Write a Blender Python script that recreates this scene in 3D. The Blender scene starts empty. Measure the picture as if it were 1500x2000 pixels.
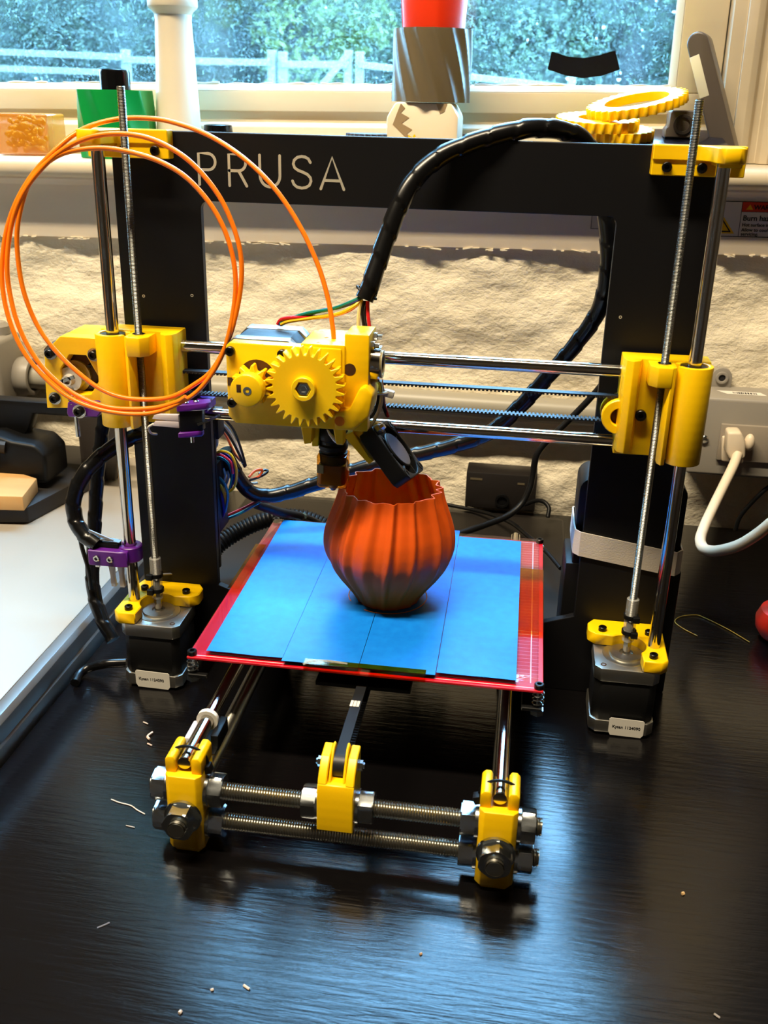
import bpy, bmesh, math, random
from mathutils import Vector, Matrix, noise

random.seed(7)
S = 0.001                      # everything below is written in millimetres
SCN = bpy.context.scene
COL = SCN.collection

# ------------------------------------------------------------------ camera
cam_data = bpy.data.cameras.new('camera')
cam = bpy.data.objects.new('camera', cam_data)
COL.objects.link(cam)
RV = Vector((0.98917, 0.14500, 0.02256)); UV = Vector((-0.07625, 0.37649, 0.92328)); FV = Vector((-0.12538, 0.91500, -0.38347))
cam.matrix_world = Matrix(((RV.x, UV.x, -FV.x, 0.0788), (RV.y, UV.y, -FV.y, -0.62795), (RV.z, UV.z, -FV.z, 0.39101), (0, 0, 0, 1)))
cam_data.sensor_fit = 'VERTICAL'; cam_data.sensor_height = 36.0; cam_data.sensor_width = 27.0
cam_data.lens = 34.958
cam_data.clip_start = 0.01; cam_data.clip_end = 200
cam_data.dof.use_dof = True; cam_data.dof.focus_distance = 0.68; cam_data.dof.aperture_fstop = 22
SCN.camera = cam

# ------------------------------------------------------------------ world, exposure
world = bpy.data.worlds.new('overcast_sky'); SCN.world = world
world.use_nodes = True
wn = world.node_tree.nodes
wn['Background'].inputs['Color'].default_value = (0.27, 0.60, 1.0, 1)
wn['Background'].inputs['Strength'].default_value = 40.0
SCN.view_settings.view_transform = 'Standard'
SCN.view_settings.look = 'None'
SCN.view_settings.gamma = 1.0
SCN.view_settings.use_curve_mapping = False
SCN.view_settings.exposure = 0.0
SCN.cycles.max_bounces = 8
SCN.cycles.transparent_max_bounces = 16
SCN.cycles.sample_clamp_indirect = 6.0
SCN.cycles.caustics_reflective = False
SCN.cycles.caustics_refractive = False

# ceiling strip light above and a little left of the bench (its housing is built further down)
LAMP_POS = (-0.42, -0.54, 1.86)
lamp_data = bpy.data.lights.new('ceiling_strip_light', 'AREA')
lamp_data.shape = 'RECTANGLE'; lamp_data.size = 1.2; lamp_data.size_y = 0.10
lamp_data.energy = 83; lamp_data.color = (1.0, 0.83, 0.58)
lamp = bpy.data.objects.new('ceiling_strip_light', lamp_data)
lamp.location = LAMP_POS; COL.objects.link(lamp)

# ------------------------------------------------------------------ materials
def lin(c):
    return tuple(((v / 255) / 12.92 if v / 255 <= 0.04045 else ((v / 255 + 0.055) / 1.055) ** 2.4) for v in c)

def mat(name, rgb, rough=0.5, metal=0.0, spec=0.5, bump=None, var=None, coat=0.0, trans=0.0, ior=1.45, sss=0.0, alpha=1.0, rvar=None, scale=(1, 1, 1)):
    """rgb in 0-255. bump=(scale, strength, distance_mm). var=(scale, rgb2, sharp)."""
    m = bpy.data.materials.new(name); m.use_nodes = True
    nt = m.node_tree; b = nt.nodes['Principled BSDF']
    col = lin(rgb)
    b.inputs['Base Color'].default_value = (*col, 1)
    b.inputs['Roughness'].default_value = rough
    b.inputs['Metallic'].default_value = metal
    b.inputs['Specular IOR Level'].default_value = spec
    b.inputs['IOR'].default_value = ior
    b.inputs['Coat Weight'].default_value = coat
    b.inputs['Transmission Weight'].default_value = trans
    b.inputs['Alpha'].default_value = alpha
    if sss:
        b.inputs['Subsurface Weight'].default_value = sss
        b.inputs['Subsurface Radius'].default_value = (0.004, 0.003, 0.002)
        b.inputs['Subsurface Scale'].default_value = 1.0
    if bump or var or rvar:
        tc = nt.nodes.new('ShaderNodeTexCoord'); mp = nt.nodes.new('ShaderNodeMapping')
        mp.inputs['Scale'].default_value = scale
        nt.links.new(tc.outputs['Object'], mp.inputs['Vector'])
        def nz(sc, detail=4):
            n = nt.nodes.new('ShaderNodeTexNoise'); n.inputs['Scale'].default_value = sc; n.inputs['Detail'].default_value = detail
            nt.links.new(mp.outputs['Vector'], n.inputs['Vector']); return n
        if bump:
            n = nz(bump[0]); bp_ = nt.nodes.new('ShaderNodeBump')
            bp_.inputs['Strength'].default_value = bump[1]; bp_.inputs['Distance'].default_value = bump[2] * S
            nt.links.new(n.outputs['Fac'], bp_.inputs['Height']); nt.links.new(bp_.outputs['Normal'], b.inputs['Normal'])
        if var:
            n = nz(var[0]); r = nt.nodes.new('ShaderNodeValToRGB')
            w = var[2] if len(var) > 2 else 0.2
            r.color_ramp.elements[0].position = 0.5 - w; r.color_ramp.elements[0].color = (*col, 1)
            r.color_ramp.elements[1].position = 0.5 + w; r.color_ramp.elements[1].color = (*lin(var[1]), 1)
            nt.links.new(n.outputs['Fac'], r.inputs['Fac']); nt.links.new(r.outputs['Color'], b.inputs['Base Color'])
        if rvar:
            n = nz(rvar[0]); r = nt.nodes.new('ShaderNodeMapRange')
            r.inputs['To Min'].default_value = rvar[1]; r.inputs['To Max'].default_value = rvar[2]
            nt.links.new(n.outputs['Fac'], r.inputs['Value']); nt.links.new(r.outputs['Result'], b.inputs['Roughness'])
    return m

def layered(m, pitch_mm, strength, axis='Z', dist=0.06):
    """adds fine print-layer ridges to a material"""
    nt = m.node_tree; b = nt.nodes['Principled BSDF']
    tc = nt.nodes.new('ShaderNodeTexCoord'); w = nt.nodes.new('ShaderNodeTexWave')
    w.bands_direction = axis; w.inputs['Scale'].default_value = 1.0 / (pitch_mm * S) * 0.05 * 6.283 / 6.283
    w.inputs['Distortion'].default_value = 0.6; w.inputs['Detail'].default_value = 1
    nt.links.new(tc.outputs['Object'], w.inputs['Vector'])
    bm_ = nt.nodes.new('ShaderNodeBump'); bm_.inputs['Strength'].default_value = strength; bm_.inputs['Distance'].default_value = dist * S
    nt.links.new(w.outputs['Fac'], bm_.inputs['Height']); nt.links.new(bm_.outputs['Normal'], b.inputs['Normal'])
    return m

M = {}
M['yellow'] = layered(mat('yellow_plastic', (250, 200, 4), 0.36, sss=0.12), 0.9, 0.35)
M['yellow_gear'] = layered(mat('yellow_gear_plastic', (252, 206, 10), 0.38, sss=0.12), 1.6, 0.25, 'X')
M['orange_patch'] = mat('orange_plastic', (238, 130, 10), 0.4)
M['purple'] = layered(mat('purple_plastic', (88, 26, 130), 0.35), 0.9, 0.3)
M['black_alu'] = mat('black_anodised_aluminium', (15, 15, 18), 0.46, spec=0.3, bump=(1500, 0.08, 0.05))
M['engraved'] = mat('bare_engraved_aluminium', (235, 232, 215), 0.35, metal=0.6, bump=(900, 0.4, 0.1))
M['rod'] = mat('polished_steel_rod', (205, 200, 192), 0.13, metal=1.0)
M['zinc'] = mat('zinc_plated_thread', (188, 186, 176), 0.26, metal=1.0)
M['zincnut'] = mat('zinc_plated_nut', (190, 196, 200), 0.2, metal=1.0, bump=(700, 0.12, 0.1))
M['thread'] = mat('steel_thread', (132, 132, 128), 0.34, metal=1.0)
M['alu'] = mat('cast_motor_aluminium', (190, 188, 180), 0.34, metal=1.0, bump=(900, 0.1, 0.05))
M['motor_black'] = mat('black_motor_lamination', (10, 10, 11), 0.5, spec=0.35)
M['black'] = mat('black_plastic', (11, 11, 12), 0.45, spec=0.28)
M['black_gloss'] = mat('black_glossy_plastic', (9, 9, 11), 0.16)
M['screw'] = mat('black_oxide_screw', (16, 15, 15), 0.3, metal=0.4)
M['wrap'] = mat('black_spiral_wrap', (12, 12, 13), 0.27)
M['label'] = mat('white_paper_label', (222, 218, 208), 0.6)
M['ink'] = mat('black_ink', (22, 20, 22), 0.7)
M['pcb'] = mat('red_circuit_board', (196, 14, 34), 0.3, coat=0.3)
M['silk'] = mat('white_silkscreen', (240, 225, 225), 0.5)
M['bluetape'] = mat('blue_masking_tape', (8, 112, 214), 0.42, spec=0.4, bump=(420, 0.35, 0.25), var=(160, (14, 124, 224)))
M['belt'] = mat('black_rubber_belt', (22, 24, 28), 0.45)
M['clear'] = mat('clear_plastic_tube', (205, 205, 200), 0.2, alpha=0.35)
M['whitepl'] = mat('white_nylon', (232, 228, 218), 0.4)
M['orange_vase'] = layered(mat('orange_printed_plastic', (214, 84, 18), 0.5, spec=0.25, sss=0.08), 1.3, 0.4, 'Z', 0.10)
M['orange_fil'] = mat('orange_filament', (252, 126, 18), 0.3)
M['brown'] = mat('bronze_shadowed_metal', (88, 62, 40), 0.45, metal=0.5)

def wire_mat(name, rgb): return mat(name, rgb, 0.38)
W = {k: wire_mat(k + '_wire_insulation', c) for k, c in dict(red=(196, 26, 34), black=(14, 14, 15), blue=(24, 40, 150), green=(8, 110, 96), yellow=(226, 184, 30), white=(228, 222, 206), orange=(226, 92, 40), pink=(226, 50, 80), cream=(214, 196, 140), teal=(20, 140, 150), grey=(140, 140, 146)).items()}

def fresnel(nt, ior):
    """mirror share of a thin sheet, the same from both of its faces"""
    f = nt.nodes.new('ShaderNodeFresnel'); ge = nt.nodes.new('ShaderNodeNewGeometry'); mr = nt.nodes.new('ShaderNodeMapRange')
    mr.inputs['To Min'].default_value = ior; mr.inputs['To Max'].default_value = 1.0 / ior
    nt.links.new(ge.outputs['Backfacing'], mr.inputs['Value']); nt.links.new(mr.outputs[0], f.inputs['IOR'])
    return f

def kapton_mat():
    m = bpy.data.materials.new('amber_film_tape'); m.use_nodes = True
    nt = m.node_tree; nt.nodes.clear()
    o = nt.nodes.new('ShaderNodeOutputMaterial'); mix = nt.nodes.new('ShaderNodeMixShader')
    t = nt.nodes.new('ShaderNodeBsdfTransparent'); t.inputs['Color'].default_value = (0.98, 0.66, 0.18, 1)
    g = nt.nodes.new('ShaderNodeBsdfGlossy'); g.inputs['Roughness'].default_value = 0.12
    f = fresnel(nt, 1.5)
    nt.links.new(f.outputs[0], mix.inputs[0]); nt.links.new(t.outputs[0], mix.inputs[1]); nt.links.new(g.outputs[0], mix.inputs[2])
    nt.links.new(mix.outputs[0], o.inputs[0]); return m
M['kapton'] = kapton_mat()

def clear_glass(name, tint, ior=1.5, rough=0.03, dirt=None):
    """thin sheet glass: clear + mirror by angle; dirt adds light-scattering specks"""
    m = bpy.data.materials.new(name); m.use_nodes = True
    nt = m.node_tree; nt.nodes.clear()
    o = nt.nodes.new('ShaderNodeOutputMaterial'); mix = nt.nodes.new('ShaderNodeMixShader')
    t = nt.nodes.new('ShaderNodeBsdfTransparent'); t.inputs['Color'].default_value = (*tint, 1)
    g = nt.nodes.new('ShaderNodeBsdfGlossy'); g.inputs['Roughness'].default_value = rough
    f = fresnel(nt, ior)
    nt.links.new(f.outputs[0], mix.inputs[0]); nt.links.new(t.outputs[0], mix.inputs[1]); nt.links.new(g.outputs[0], mix.inputs[2])
    last = mix
    if dirt:
        tc = nt.nodes.new('ShaderNodeTexCoord')
        tr = nt.nodes.new('ShaderNodeBsdfTranslucent'); tr.inputs['Color'].default_value = (0.70, 0.82, 0.80, 1)
        n1 = nt.nodes.new('ShaderNodeTexNoise'); n1.inputs['Scale'].default_value = 14; n1.inputs['Detail'].default_value = 6; n1.inputs['Roughness'].default_value = 0.72
        n2 = nt.nodes.new('ShaderNodeTexNoise'); n2.inputs['Scale'].default_value = 420; n2.inputs['Detail'].default_value = 3
        nt.links.new(tc.outputs['Object'], n1.inputs['Vector']); nt.links.new(tc.outputs['Object'], n2.inputs['Vector'])
        r1 = nt.nodes.new('ShaderNodeMapRange'); r1.inputs['From Min'].default_value = 0.35; r1.inputs['From Max'].default_value = 0.7
        r1.inputs['To Min'].default_value = dirt[0]; r1.inputs['To Max'].default_value = dirt[1]; n3 = nt.nodes.new('ShaderNodeTexNoise'); n3.inputs['Scale'].default_value = 2.4; n3.inputs['Detail'].default_value = 1
        nt.links.new(tc.outputs['Object'], n3.inputs['Vector'])
        r2 = nt.nodes.new('ShaderNodeMapRange'); r2.inputs['From Min'].default_value = 0.56; r2.inputs['From Max'].default_value = 0.72
        r2.inputs['To Min'].default_value = 0.0; r2.inputs['To Max'].default_value = dirt[2]
        nt.links.new(n1.outputs['Fac'], r1.inputs['Value']); nt.links.new(n2.outputs['Fac'], r2.inputs['Value'])
        ad = nt.nodes.new('ShaderNodeMath'); ad.operation = 'ADD'; ad.use_clamp = True
        nt.links.new(r1.outputs[0], ad.inputs[0]); nt.links.new(r2.outputs[0], ad.inputs[1])
        mx = nt.nodes.new('ShaderNodeMixShader')
        nt.links.new(ad.outputs[0], mx.inputs[0]); nt.links.new(mix.outputs[0], mx.inputs[1]); nt.links.new(tr.outputs[0], mx.inputs[2])
        last = mx
    nt.links.new(last.outputs[0], o.inputs[0]); return m

# ------------------------------------------------------------------ mesh helpers
class MB:
    def __init__(self): self.v = []; self.f = []
    def add(self, vs, fs):
        o = len(self.v); self.v += [tuple(p) for p in vs]; self.f += [tuple(i + o for i in f) for f in fs]; return self
    def box(self, x0, x1, y0, y1, z0, z1):
        vs = [(x, y, z) for z in (z0, z1) for y in (y0, y1) for x in (x0, x1)]
        return self.add(vs, [(0, 2, 3, 1), (4, 5, 7, 6), (0, 1, 5, 4), (2, 6, 7, 3), (0, 4, 6, 2), (1, 3, 7, 5)])
    def obox(self, c, u, v, w, hu, hv, hw):
        c, u, v, w = Vector(c), Vector(u).normalized(), Vector(v).normalized(), Vector(w).normalized()
        vs = [c + u * hu * a + v * hv * b + w * hw * d for d in (-1, 1) for b in (-1, 1) for a in (-1, 1)]
        return self.add(vs, [(0, 2, 3, 1), (4, 5, 7, 6), (0, 1, 5, 4), (2, 6, 7, 3), (0, 4, 6, 2), (1, 3, 7, 5)])
    def prism(self, poly, axis, a, b, hole=None):
        """poly: 2-D outline; axis 'y': (x,z) outline swept y=a..b; 'z': (x,y) swept z; 'x': (y,z) swept x"""
        def P(p, t): return {'y': (p[0], t, p[1]), 'z': (p[0], p[1], t), 'x': (t, p[0], p[1])}[axis]
        n = len(poly)
        if hole is None:
            vs = [P(p, a) for p in poly] + [P(p, b) for p in poly]
            fs = [tuple(range(n)), tuple(range(2 * n - 1, n - 1, -1))] + [(i, i + n, (i + 1) % n + n, (i + 1) % n) for i in range(n)]
            return self.add(vs, fs)
        m = len(hole)          # outline and hole must have the same number of points
        assert m == n
        vs = [P(p, a) for p in poly] + [P(p, b) for p in poly] + [P(p, a) for p in hole] + [P(p, b) for p in hole]
        fs = []
        for i in range(n):
            j = (i + 1) % n
            fs += [(i, i + n, j + n, j), (2 * n + i, 2 * n + j, 3 * n + j, 3 * n + i), (i, j, 2 * n + j, 2 * n + i), (i + n, 3 * n + i, 3 * n + j, j + n)]
        return self.add(vs, fs)
    def frame_of(self, d):
        d = Vector(d).normalized()
        a = Vector((0, 0, 1)) if abs(d.z) < 0.9 else Vector((1, 0, 0))
        u = d.cross(a).normalized(); return d, u, d.cross(u).normalized()
    def cyl(self, p0, p1, r, seg=20, r2=None, caps=True):
        p0, p1 = Vector(p0), Vector(p1); d, u, w = self.frame_of(p1 - p0); r2 = r if r2 is None else r2
        vs = [p0 + (u * math.cos(t) + w * math.sin(t)) * r for t in [2 * math.pi * i / seg for i in range(seg)]]
        vs += [p1 + (u * math.cos(t) + w * math.sin(t)) * r2 for t in [2 * math.pi * i / seg for i in range(seg)]]
        fs = [(i, (i + 1) % seg, (i + 1) % seg + seg, i + seg) for i in range(seg)]
        if caps: fs += [tuple(range(seg - 1, -1, -1)), tuple(range(seg, 2 * seg))]
        return self.add(vs, fs)
    def ring(self, p0, p1, ro, ri, seg=24):
        p0, p1 = Vector(p0), Vector(p1); d, u, w = self.frame_of(p1 - p0)
        cs = [(u * math.cos(t) + w * math.sin(t)) for t in [2 * math.pi * i / seg for i in range(seg)]]
        vs = [p0 + c * ro for c in cs] + [p1 + c * ro for c in cs] + [p0 + c * ri for c in cs] + [p1 + c * ri for c in cs]
        fs = []
        for i in range(seg):
            j = (i + 1) % seg
            fs += [(i, j, j + seg, i + seg), (2 * seg + i, 3 * seg + i, 3 * seg + j, 2 * seg + j), (i, 2 * seg + i, 2 * seg + j, j), (i + seg, j + seg, 3 * seg + j, 3 * seg + i)]
        return self.add(vs, fs)
    def lathe(self, c, prof, seg=32, axis=(0, 0, 1), rfn=None, caps=True):
        """prof: (radius, height) list along axis from point c; rfn(theta, h) scales the radius"""
        c = Vector(c); d, u, w = self.frame_of(axis); n = len(prof); vs = []
        for r, h in prof:
            for i in range(seg):
                t = 2 * math.pi * i / seg; k = rfn(t, h) if rfn else 1
                vs.append(c + d * h + (u * math.cos(t) + w * math.sin(t)) * r * k)
        fs = [(a * seg + i, a * seg + (i + 1) % seg, (a + 1) * seg + (i + 1) % seg, (a + 1) * seg + i) for a in range(n - 1) for i in range(seg)]
        if caps: fs += [tuple(range(seg - 1, -1, -1)), tuple(range((n - 1) * seg, n * seg))]
        return self.add(vs, fs)
    def thread(self, p0, p1, r, pitch, seg=12, depth=0.12):
        p0, p1 = Vector(p0), Vector(p1); L = (p1 - p0).length; d, u, w = self.frame_of(p1 - p0)
        n = int(2 * L / pitch); vs = []
        for k in range(n + 1):
            rr = r if k % 2 == 0 else r * (1 - depth)
            for i in range(seg):
                t = 2 * math.pi * i / seg
                h = min(max(k * pitch / 2 + pitch * (i / seg - 0.5), 0), L)
                vs.append(p0 + d * h + (u * math.cos(t) + w * math.sin(t)) * rr)
        fs = []
        for k in range(n):
            for i in range(seg):
                j = (i + 1) % seg
                if j == 0:
                    if k + 2 > n: continue
                    fs.append((k * seg + i, (k + 2) * seg, (k + 3) * seg if k + 3 <= n else (k + 2) * seg, (k + 1) * seg + i))
                else: fs.append((k * seg + i, k * seg + j, (k + 1) * seg + j, (k + 1) * seg + i))
        fs = [f if len(set(f)) == 4 else tuple(dict.fromkeys(f)) for f in fs]
        self.add(vs, fs)
        self.cyl(p0 - d * 0.15, p1 + d * 0.15, r * (1 - depth), seg)
        return self
    def tube(self, pts, r, seg=8, closed=False, rfn=None, caps=True):
        pts = [Vector(p) for p in pts]; n = len(pts); rings = []
        prev = None; s = 0
        for k, p in enumerate(pts):
            a = pts[k - 1] if (k > 0 or closed) else p; b = pts[(k + 1) % n] if (k < n - 1 or closed) else p
            d = (b - a).normalized()
            if prev is None: _, u, _w = self.frame_of(d)
            else: u = (prev - d * prev.dot(d)).normalized()
            prev = u; w = d.cross(u)
            if k: s += (p - pts[k - 1]).length
            rings.append([p + (u * math.cos(t) + w * math.sin(t)) * (r if rfn is None else rfn(s, t)) for t in [2 * math.pi * i / seg for i in range(seg)]])
        vs = [q for rg in rings for q in rg]; m = n if closed else n - 1
        fs = [(k * seg + i, k * seg + (i + 1) % seg, ((k + 1) % n) * seg + (i + 1) % seg, ((k + 1) % n) * seg + i) for k in range(m) for i in range(seg)]
        if caps and not closed: fs += [tuple(range(seg - 1, -1, -1)), tuple(range((n - 1) * seg, n * seg))]
        return self.add(vs, fs)
    def strip(self, pts, nrm, width_dir, hw, th):
        """flat ribbon along pts: half width hw along width_dir, thickness th along nrm"""
        pts = [Vector(p) for p in pts]; wd = Vector(width_dir).normalized(); vs = []
        for k, p in enumerate(pts):
            nn = Vector(nrm[k] if isinstance(nrm, list) else nrm).normalized()
            vs += [p - wd * hw, p + wd * hw, p + wd * hw + nn * th, p - wd * hw + nn * th]
        fs = [(4 * k + a, 4 * k + (a + 1) % 4, 4 * k + 4 + (a + 1) % 4, 4 * k + 4 + a) for k in range(len(pts) - 1) for a in range(4)]
        fs += [(3, 2, 1, 0), tuple(4 * (len(pts) - 1) + a for a in range(4))]
        return self.add(vs, fs)
    def sphere(self, c, r, seg=12, rings=8, sc=(1, 1, 1)):
        vs = [(c[0], c[1], c[2] - r * sc[2])]
        for k in range(1, rings):
            ph = math.pi * k / rings - math.pi / 2
            vs += [(c[0] + r * sc[0] * math.cos(ph) * math.cos(2 * math.pi * i / seg), c[1] + r * sc[1] * math.cos(ph) * math.sin(2 * math.pi * i / seg), c[2] + r * sc[2] * math.sin(ph)) for i in range(seg)]
        vs.append((c[0], c[1], c[2] + r * sc[2])); t = len(vs) - 1
        fs = [(0, 1 + (i + 1) % seg, 1 + i) for i in range(seg)]
        fs += [(1 + k * seg + i, 1 + k * seg + (i + 1) % seg, 1 + (k + 1) * seg + (i + 1) % seg, 1 + (k + 1) * seg + i) for k in range(rings - 2) for i in range(seg)]
        fs += [(t, 1 + (rings - 2) * seg + i, 1 + (rings - 2) * seg + (i + 1) % seg) for i in range(seg)]
        return self.add(vs, fs)
    def build(self, name, m, parent=None, bevel=0, segs=2, ang=35, origin=None):
        if parent is not None: org = Vector(parent.get('_o', (0, 0, 0)))
        else: org = Vector(origin or (0, 0, 0))
        bm = bmesh.new()
        bv = [bm.verts.new((Vector(p) - org) * S) for p in self.v]
        for f in self.f:
            try: bm.faces.new([bv[i] for i in f])
            except ValueError: pass
        bmesh.ops.recalc_face_normals(bm, faces=bm.faces)
        if bevel:
            es = [e for e in bm.edges if len(e.link_faces) == 2 and e.calc_face_angle(0) > math.radians(28)]
            bmesh.ops.bevel(bm, geom=es, offset=bevel * S, segments=segs, affect='EDGES', profile=0.5, clamp_overlap=True)
        me = bpy.data.meshes.new(name); bm.to_mesh(me); bm.free()
        me.polygons.foreach_set('use_smooth', [True] * len(me.polygons))
        me.set_sharp_from_angle(angle=math.radians(ang))
        me.materials.append(m if not isinstance(m, str) else M[m])
        o = bpy.data.objects.new(name, me); COL.objects.link(o)
        if parent is not None:
            o.parent = parent; o['_o'] = parent.get('_o', (0, 0, 0))
        else:
            o.location = org * S; o['_o'] = tuple(org)
        return o

def tag(o, label=None, cat=None, group=None, kind=None):
    if label: o['label'] = label
    if cat: o['category'] = cat
    if group: o['group'] = group
    if kind: o['kind'] = kind
    return o

def thing(name, label, cat, base, group=None):
    o = bpy.data.objects.new(name, None); COL.objects.link(o)
    o.location = Vector(base) * S; o['_o'] = tuple(base); o.empty_display_size = 0.01
    return tag(o, label, cat, group)

def struct(name, base=(0, 0, 0)):
    o = bpy.data.objects.new(name, None); COL.objects.link(o); o.location = Vector(base) * S; o['_o'] = tuple(base); o['kind'] = 'structure'
    o.empty_display_size = 0.01
    return o

def smooth(pts, n=8, closed=False):
    pts = [Vector(p) for p in pts]; N = len(pts); out = []
    for k in range(N if closed else N - 1):
        p0 = pts[k - 1] if (k > 0 or closed) else pts[0] * 2 - pts[1]
        p1 = pts[k]; p2 = pts[(k + 1) % N]; p3 = pts[(k + 2) % N] if (k + 2 < N or closed) else p2 * 2 - p1
        for i in range(n):
            t = i / n
            out.append(0.5 * ((2 * p1) + (p2 - p0) * t + (2 * p0 - 5 * p1 + 4 * p2 - p3) * t * t + (3 * p1 - p0 - 3 * p2 + p3) * t ** 3))
    if not closed: out.append(pts[-1])
    return out

def resample(pts, step):
    out = [pts[0]]; acc = 0
    for a, b in zip(pts, pts[1:]):
        L = (b - a).length
        while L > 1e-9 and acc + L >= step:
            a = a + (b - a) * ((step - acc) / L); L = (b - a).length; acc = 0; out.append(a)
        acc += L
    out.append(pts[-1]); return out

def cable(name, pts, r, m, parent=None, seg=8, n=8, origin=None):
    return MB().tube(smooth(pts, n), r, seg).build(name, m, parent, origin=origin, ang=50)

def wrapped(name, pts, r, parent, pitch=17.0, origin=None):
    """cable bundle in spiral wrap: overlapping helical turns"""
    p = resample(smooth(pts, 14), 1.1)
    def rf(s, t):
        q = (s / pitch + t / (2 * math.pi)) % 1.0
        return r * (1.10 - 0.13 * q)
    return MB().tube(p, r, 18, rfn=rf).build(name, 'wrap', parent, ang=32, origin=origin)

def hexagon(c, r, rot=0): return [(c[0] + r * math.cos(rot + i * math.pi / 3), c[1] + r * math.sin(rot + i * math.pi / 3)) for i in range(6)]
def circle(c, r, n=24, a0=0): return [(c[0] + r * math.cos(a0 + 2 * math.pi * i / n), c[1] + r * math.sin(a0 + 2 * math.pi * i / n)) for i in range(n)]

def cap_screw(p, axis, parent, r=2.8, h=3.0, m='screw', name='screw', wash=None):
    """socket-head cap screw whose head starts at p and points along axis, with a hex socket"""
    p = Vector(p); a = Vector(axis).normalized()
    mb = MB(); mb.lathe(p, [(r, 0), (r, h - 0.4), (r - 0.4, h), (r * 0.5, h), (r * 0.45, h - 1.4), (0.01, h - 1.4)], 16, a, caps=False)
    o = mb.build(name, m, parent, ang=30)
    if wash: MB().ring(p - a * 1.0, p, wash, r * 0.6, 20).build('washer', 'zincnut', parent)
    return o

def hex_nut(p, axis, parent, af=17.0, h=8.0, hole=5.0, name='nut', washer=None, rot=0.0, m='zincnut'):
    """nut starting at p growing along axis"""
    p = Vector(p); mb = MB(); d, u, w = mb.frame_of(axis); R = af / math.sqrt(3)
    def ring(r, hh, hexy, n=36):
        out = []
        for i in range(n):
            t = 2 * math.pi * i / n
            k = R * math.cos(math.pi / 6) / math.cos(((t - rot) % (math.pi / 3)) - math.pi / 6) if hexy else r
            rr = min(k, r) if hexy else r
            out.append(p + d * hh + (u * math.cos(t) + w * math.sin(t)) * rr)
        return out
    rings = [ring(hole, 0, False), ring(R * 0.93, 0, True), ring(R * 1.01, h * 0.10, True), ring(R * 1.01, h * 0.90, True), ring(R * 0.92, h, True), ring(hole, h, False)]
    n = 36; vs = [q for rg in rings for q in rg]
    fs = [(k * n + i, k * n + (i + 1) % n, (k + 1) * n + (i + 1) % n, (k + 1) * n + i) for k in range(5) for i in range(n)]
    o = mb.add(vs, fs).build(name, m, parent, ang=24)
    if washer: MB().ring(p - d * 1.8, p, washer, hole, 28).build('washer', 'zincnut', parent, ang=30)
    return o

def text_mesh(txt, size, origin, xdir, ydir, m, parent, name='lettering', depth=0.05, bold=0.0):
    cu = bpy.data.curves.new('text_tmp', 'FONT'); cu.body = txt; cu.size = size * S; cu.extrude = depth * S; cu.bevel_depth = bold * 0.6 * S; cu.bevel_resolution = 0
    o = bpy.data.objects.new('text_tmp', cu); COL.objects.link(o)
    bpy.context.view_layer.update()
    me = bpy.data.meshes.new_from_object(o.evaluated_get(bpy.context.evaluated_depsgraph_get()))
    COL.objects.unlink(o); bpy.data.objects.remove(o); bpy.data.curves.remove(cu)
    x = Vector(xdir).normalized(); y = Vector(ydir).normalized(); z = x.cross(y)
    org = (Vector(origin) - Vector(parent.get('_o', (0, 0, 0)))) * S
    me.transform(Matrix(((x.x, y.x, z.x, org.x), (x.y, y.y, z.y, org.y), (x.z, y.z, z.z, org.z), (0, 0, 0, 1))))
    me.name = name; me.materials.clear(); me.materials.append(M[m] if isinstance(m, str) else m)
    ob = bpy.data.objects.new(name, me); COL.objects.link(ob); ob.parent = parent; ob['_o'] = parent.get('_o', (0, 0, 0))
    return ob

# ================================================================== THE ROOM
TILT = -0.0155                      # the old window is a touch out of level
def sz(x): return 338.0 + 0.0155 * x  # height of the sill top at x

def plaster():
    m = mat('rough_whitewashed_plaster', (240, 228, 200), 0.85, spec=0.2, var=(22, (248, 238, 214), 0.25))
    nt = m.node_tree; b = nt.nodes['Principled BSDF']
    tc = nt.nodes.new('ShaderNodeTexCoord'); mp = nt.nodes.new('ShaderNodeMapping'); mp.inputs['Scale'].default_value = (0.75, 1, 1.1)
    nt.links.new(tc.outputs['Object'], mp.inputs['Vector'])
    n1 = nt.nodes.new('ShaderNodeTexNoise'); n1.inputs['Scale'].default_value = 80; n1.inputs['Detail'].default_value = 9; n1.inputs['Roughness'].default_value = 0.62
    nt.links.new(mp.outputs[0], n1.inputs['Vector'])
    bm_ = nt.nodes.new('ShaderNodeBump'); bm_.inputs['Strength'].default_value = 1.0; bm_.inputs['Distance'].default_value = 0.0035
    nt.links.new(n1.outputs['Fac'], bm_.inputs['Height']); nt.links.new(bm_.outputs['Normal'], b.inputs['Normal']); return m
M['plaster'] = plaster()
M['paint'] = mat('cream_gloss_paint', (212, 198, 172), 0.42, bump=(38, 0.35, 1.0), var=(30, (204, 190, 164)), scale=(0.25, 1, 1))
M['apron'] = mat('aged_cream_paint', (230, 216, 194), 0.5, bump=(60, 0.3, 0.8), var=(26, (216, 202, 182)), scale=(0.2, 1, 1))
M['roomwall'] = mat('room_wall_paint', (78, 72, 64), 0.8, bump=(120, 0.1, 0.5))
M['floorm'] = mat('worn_floor_boards', (104, 86, 68), 0.6, bump=(30, 0.2, 1), var=(9, (84, 68, 52)), scale=(1, 0.1, 1))

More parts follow.
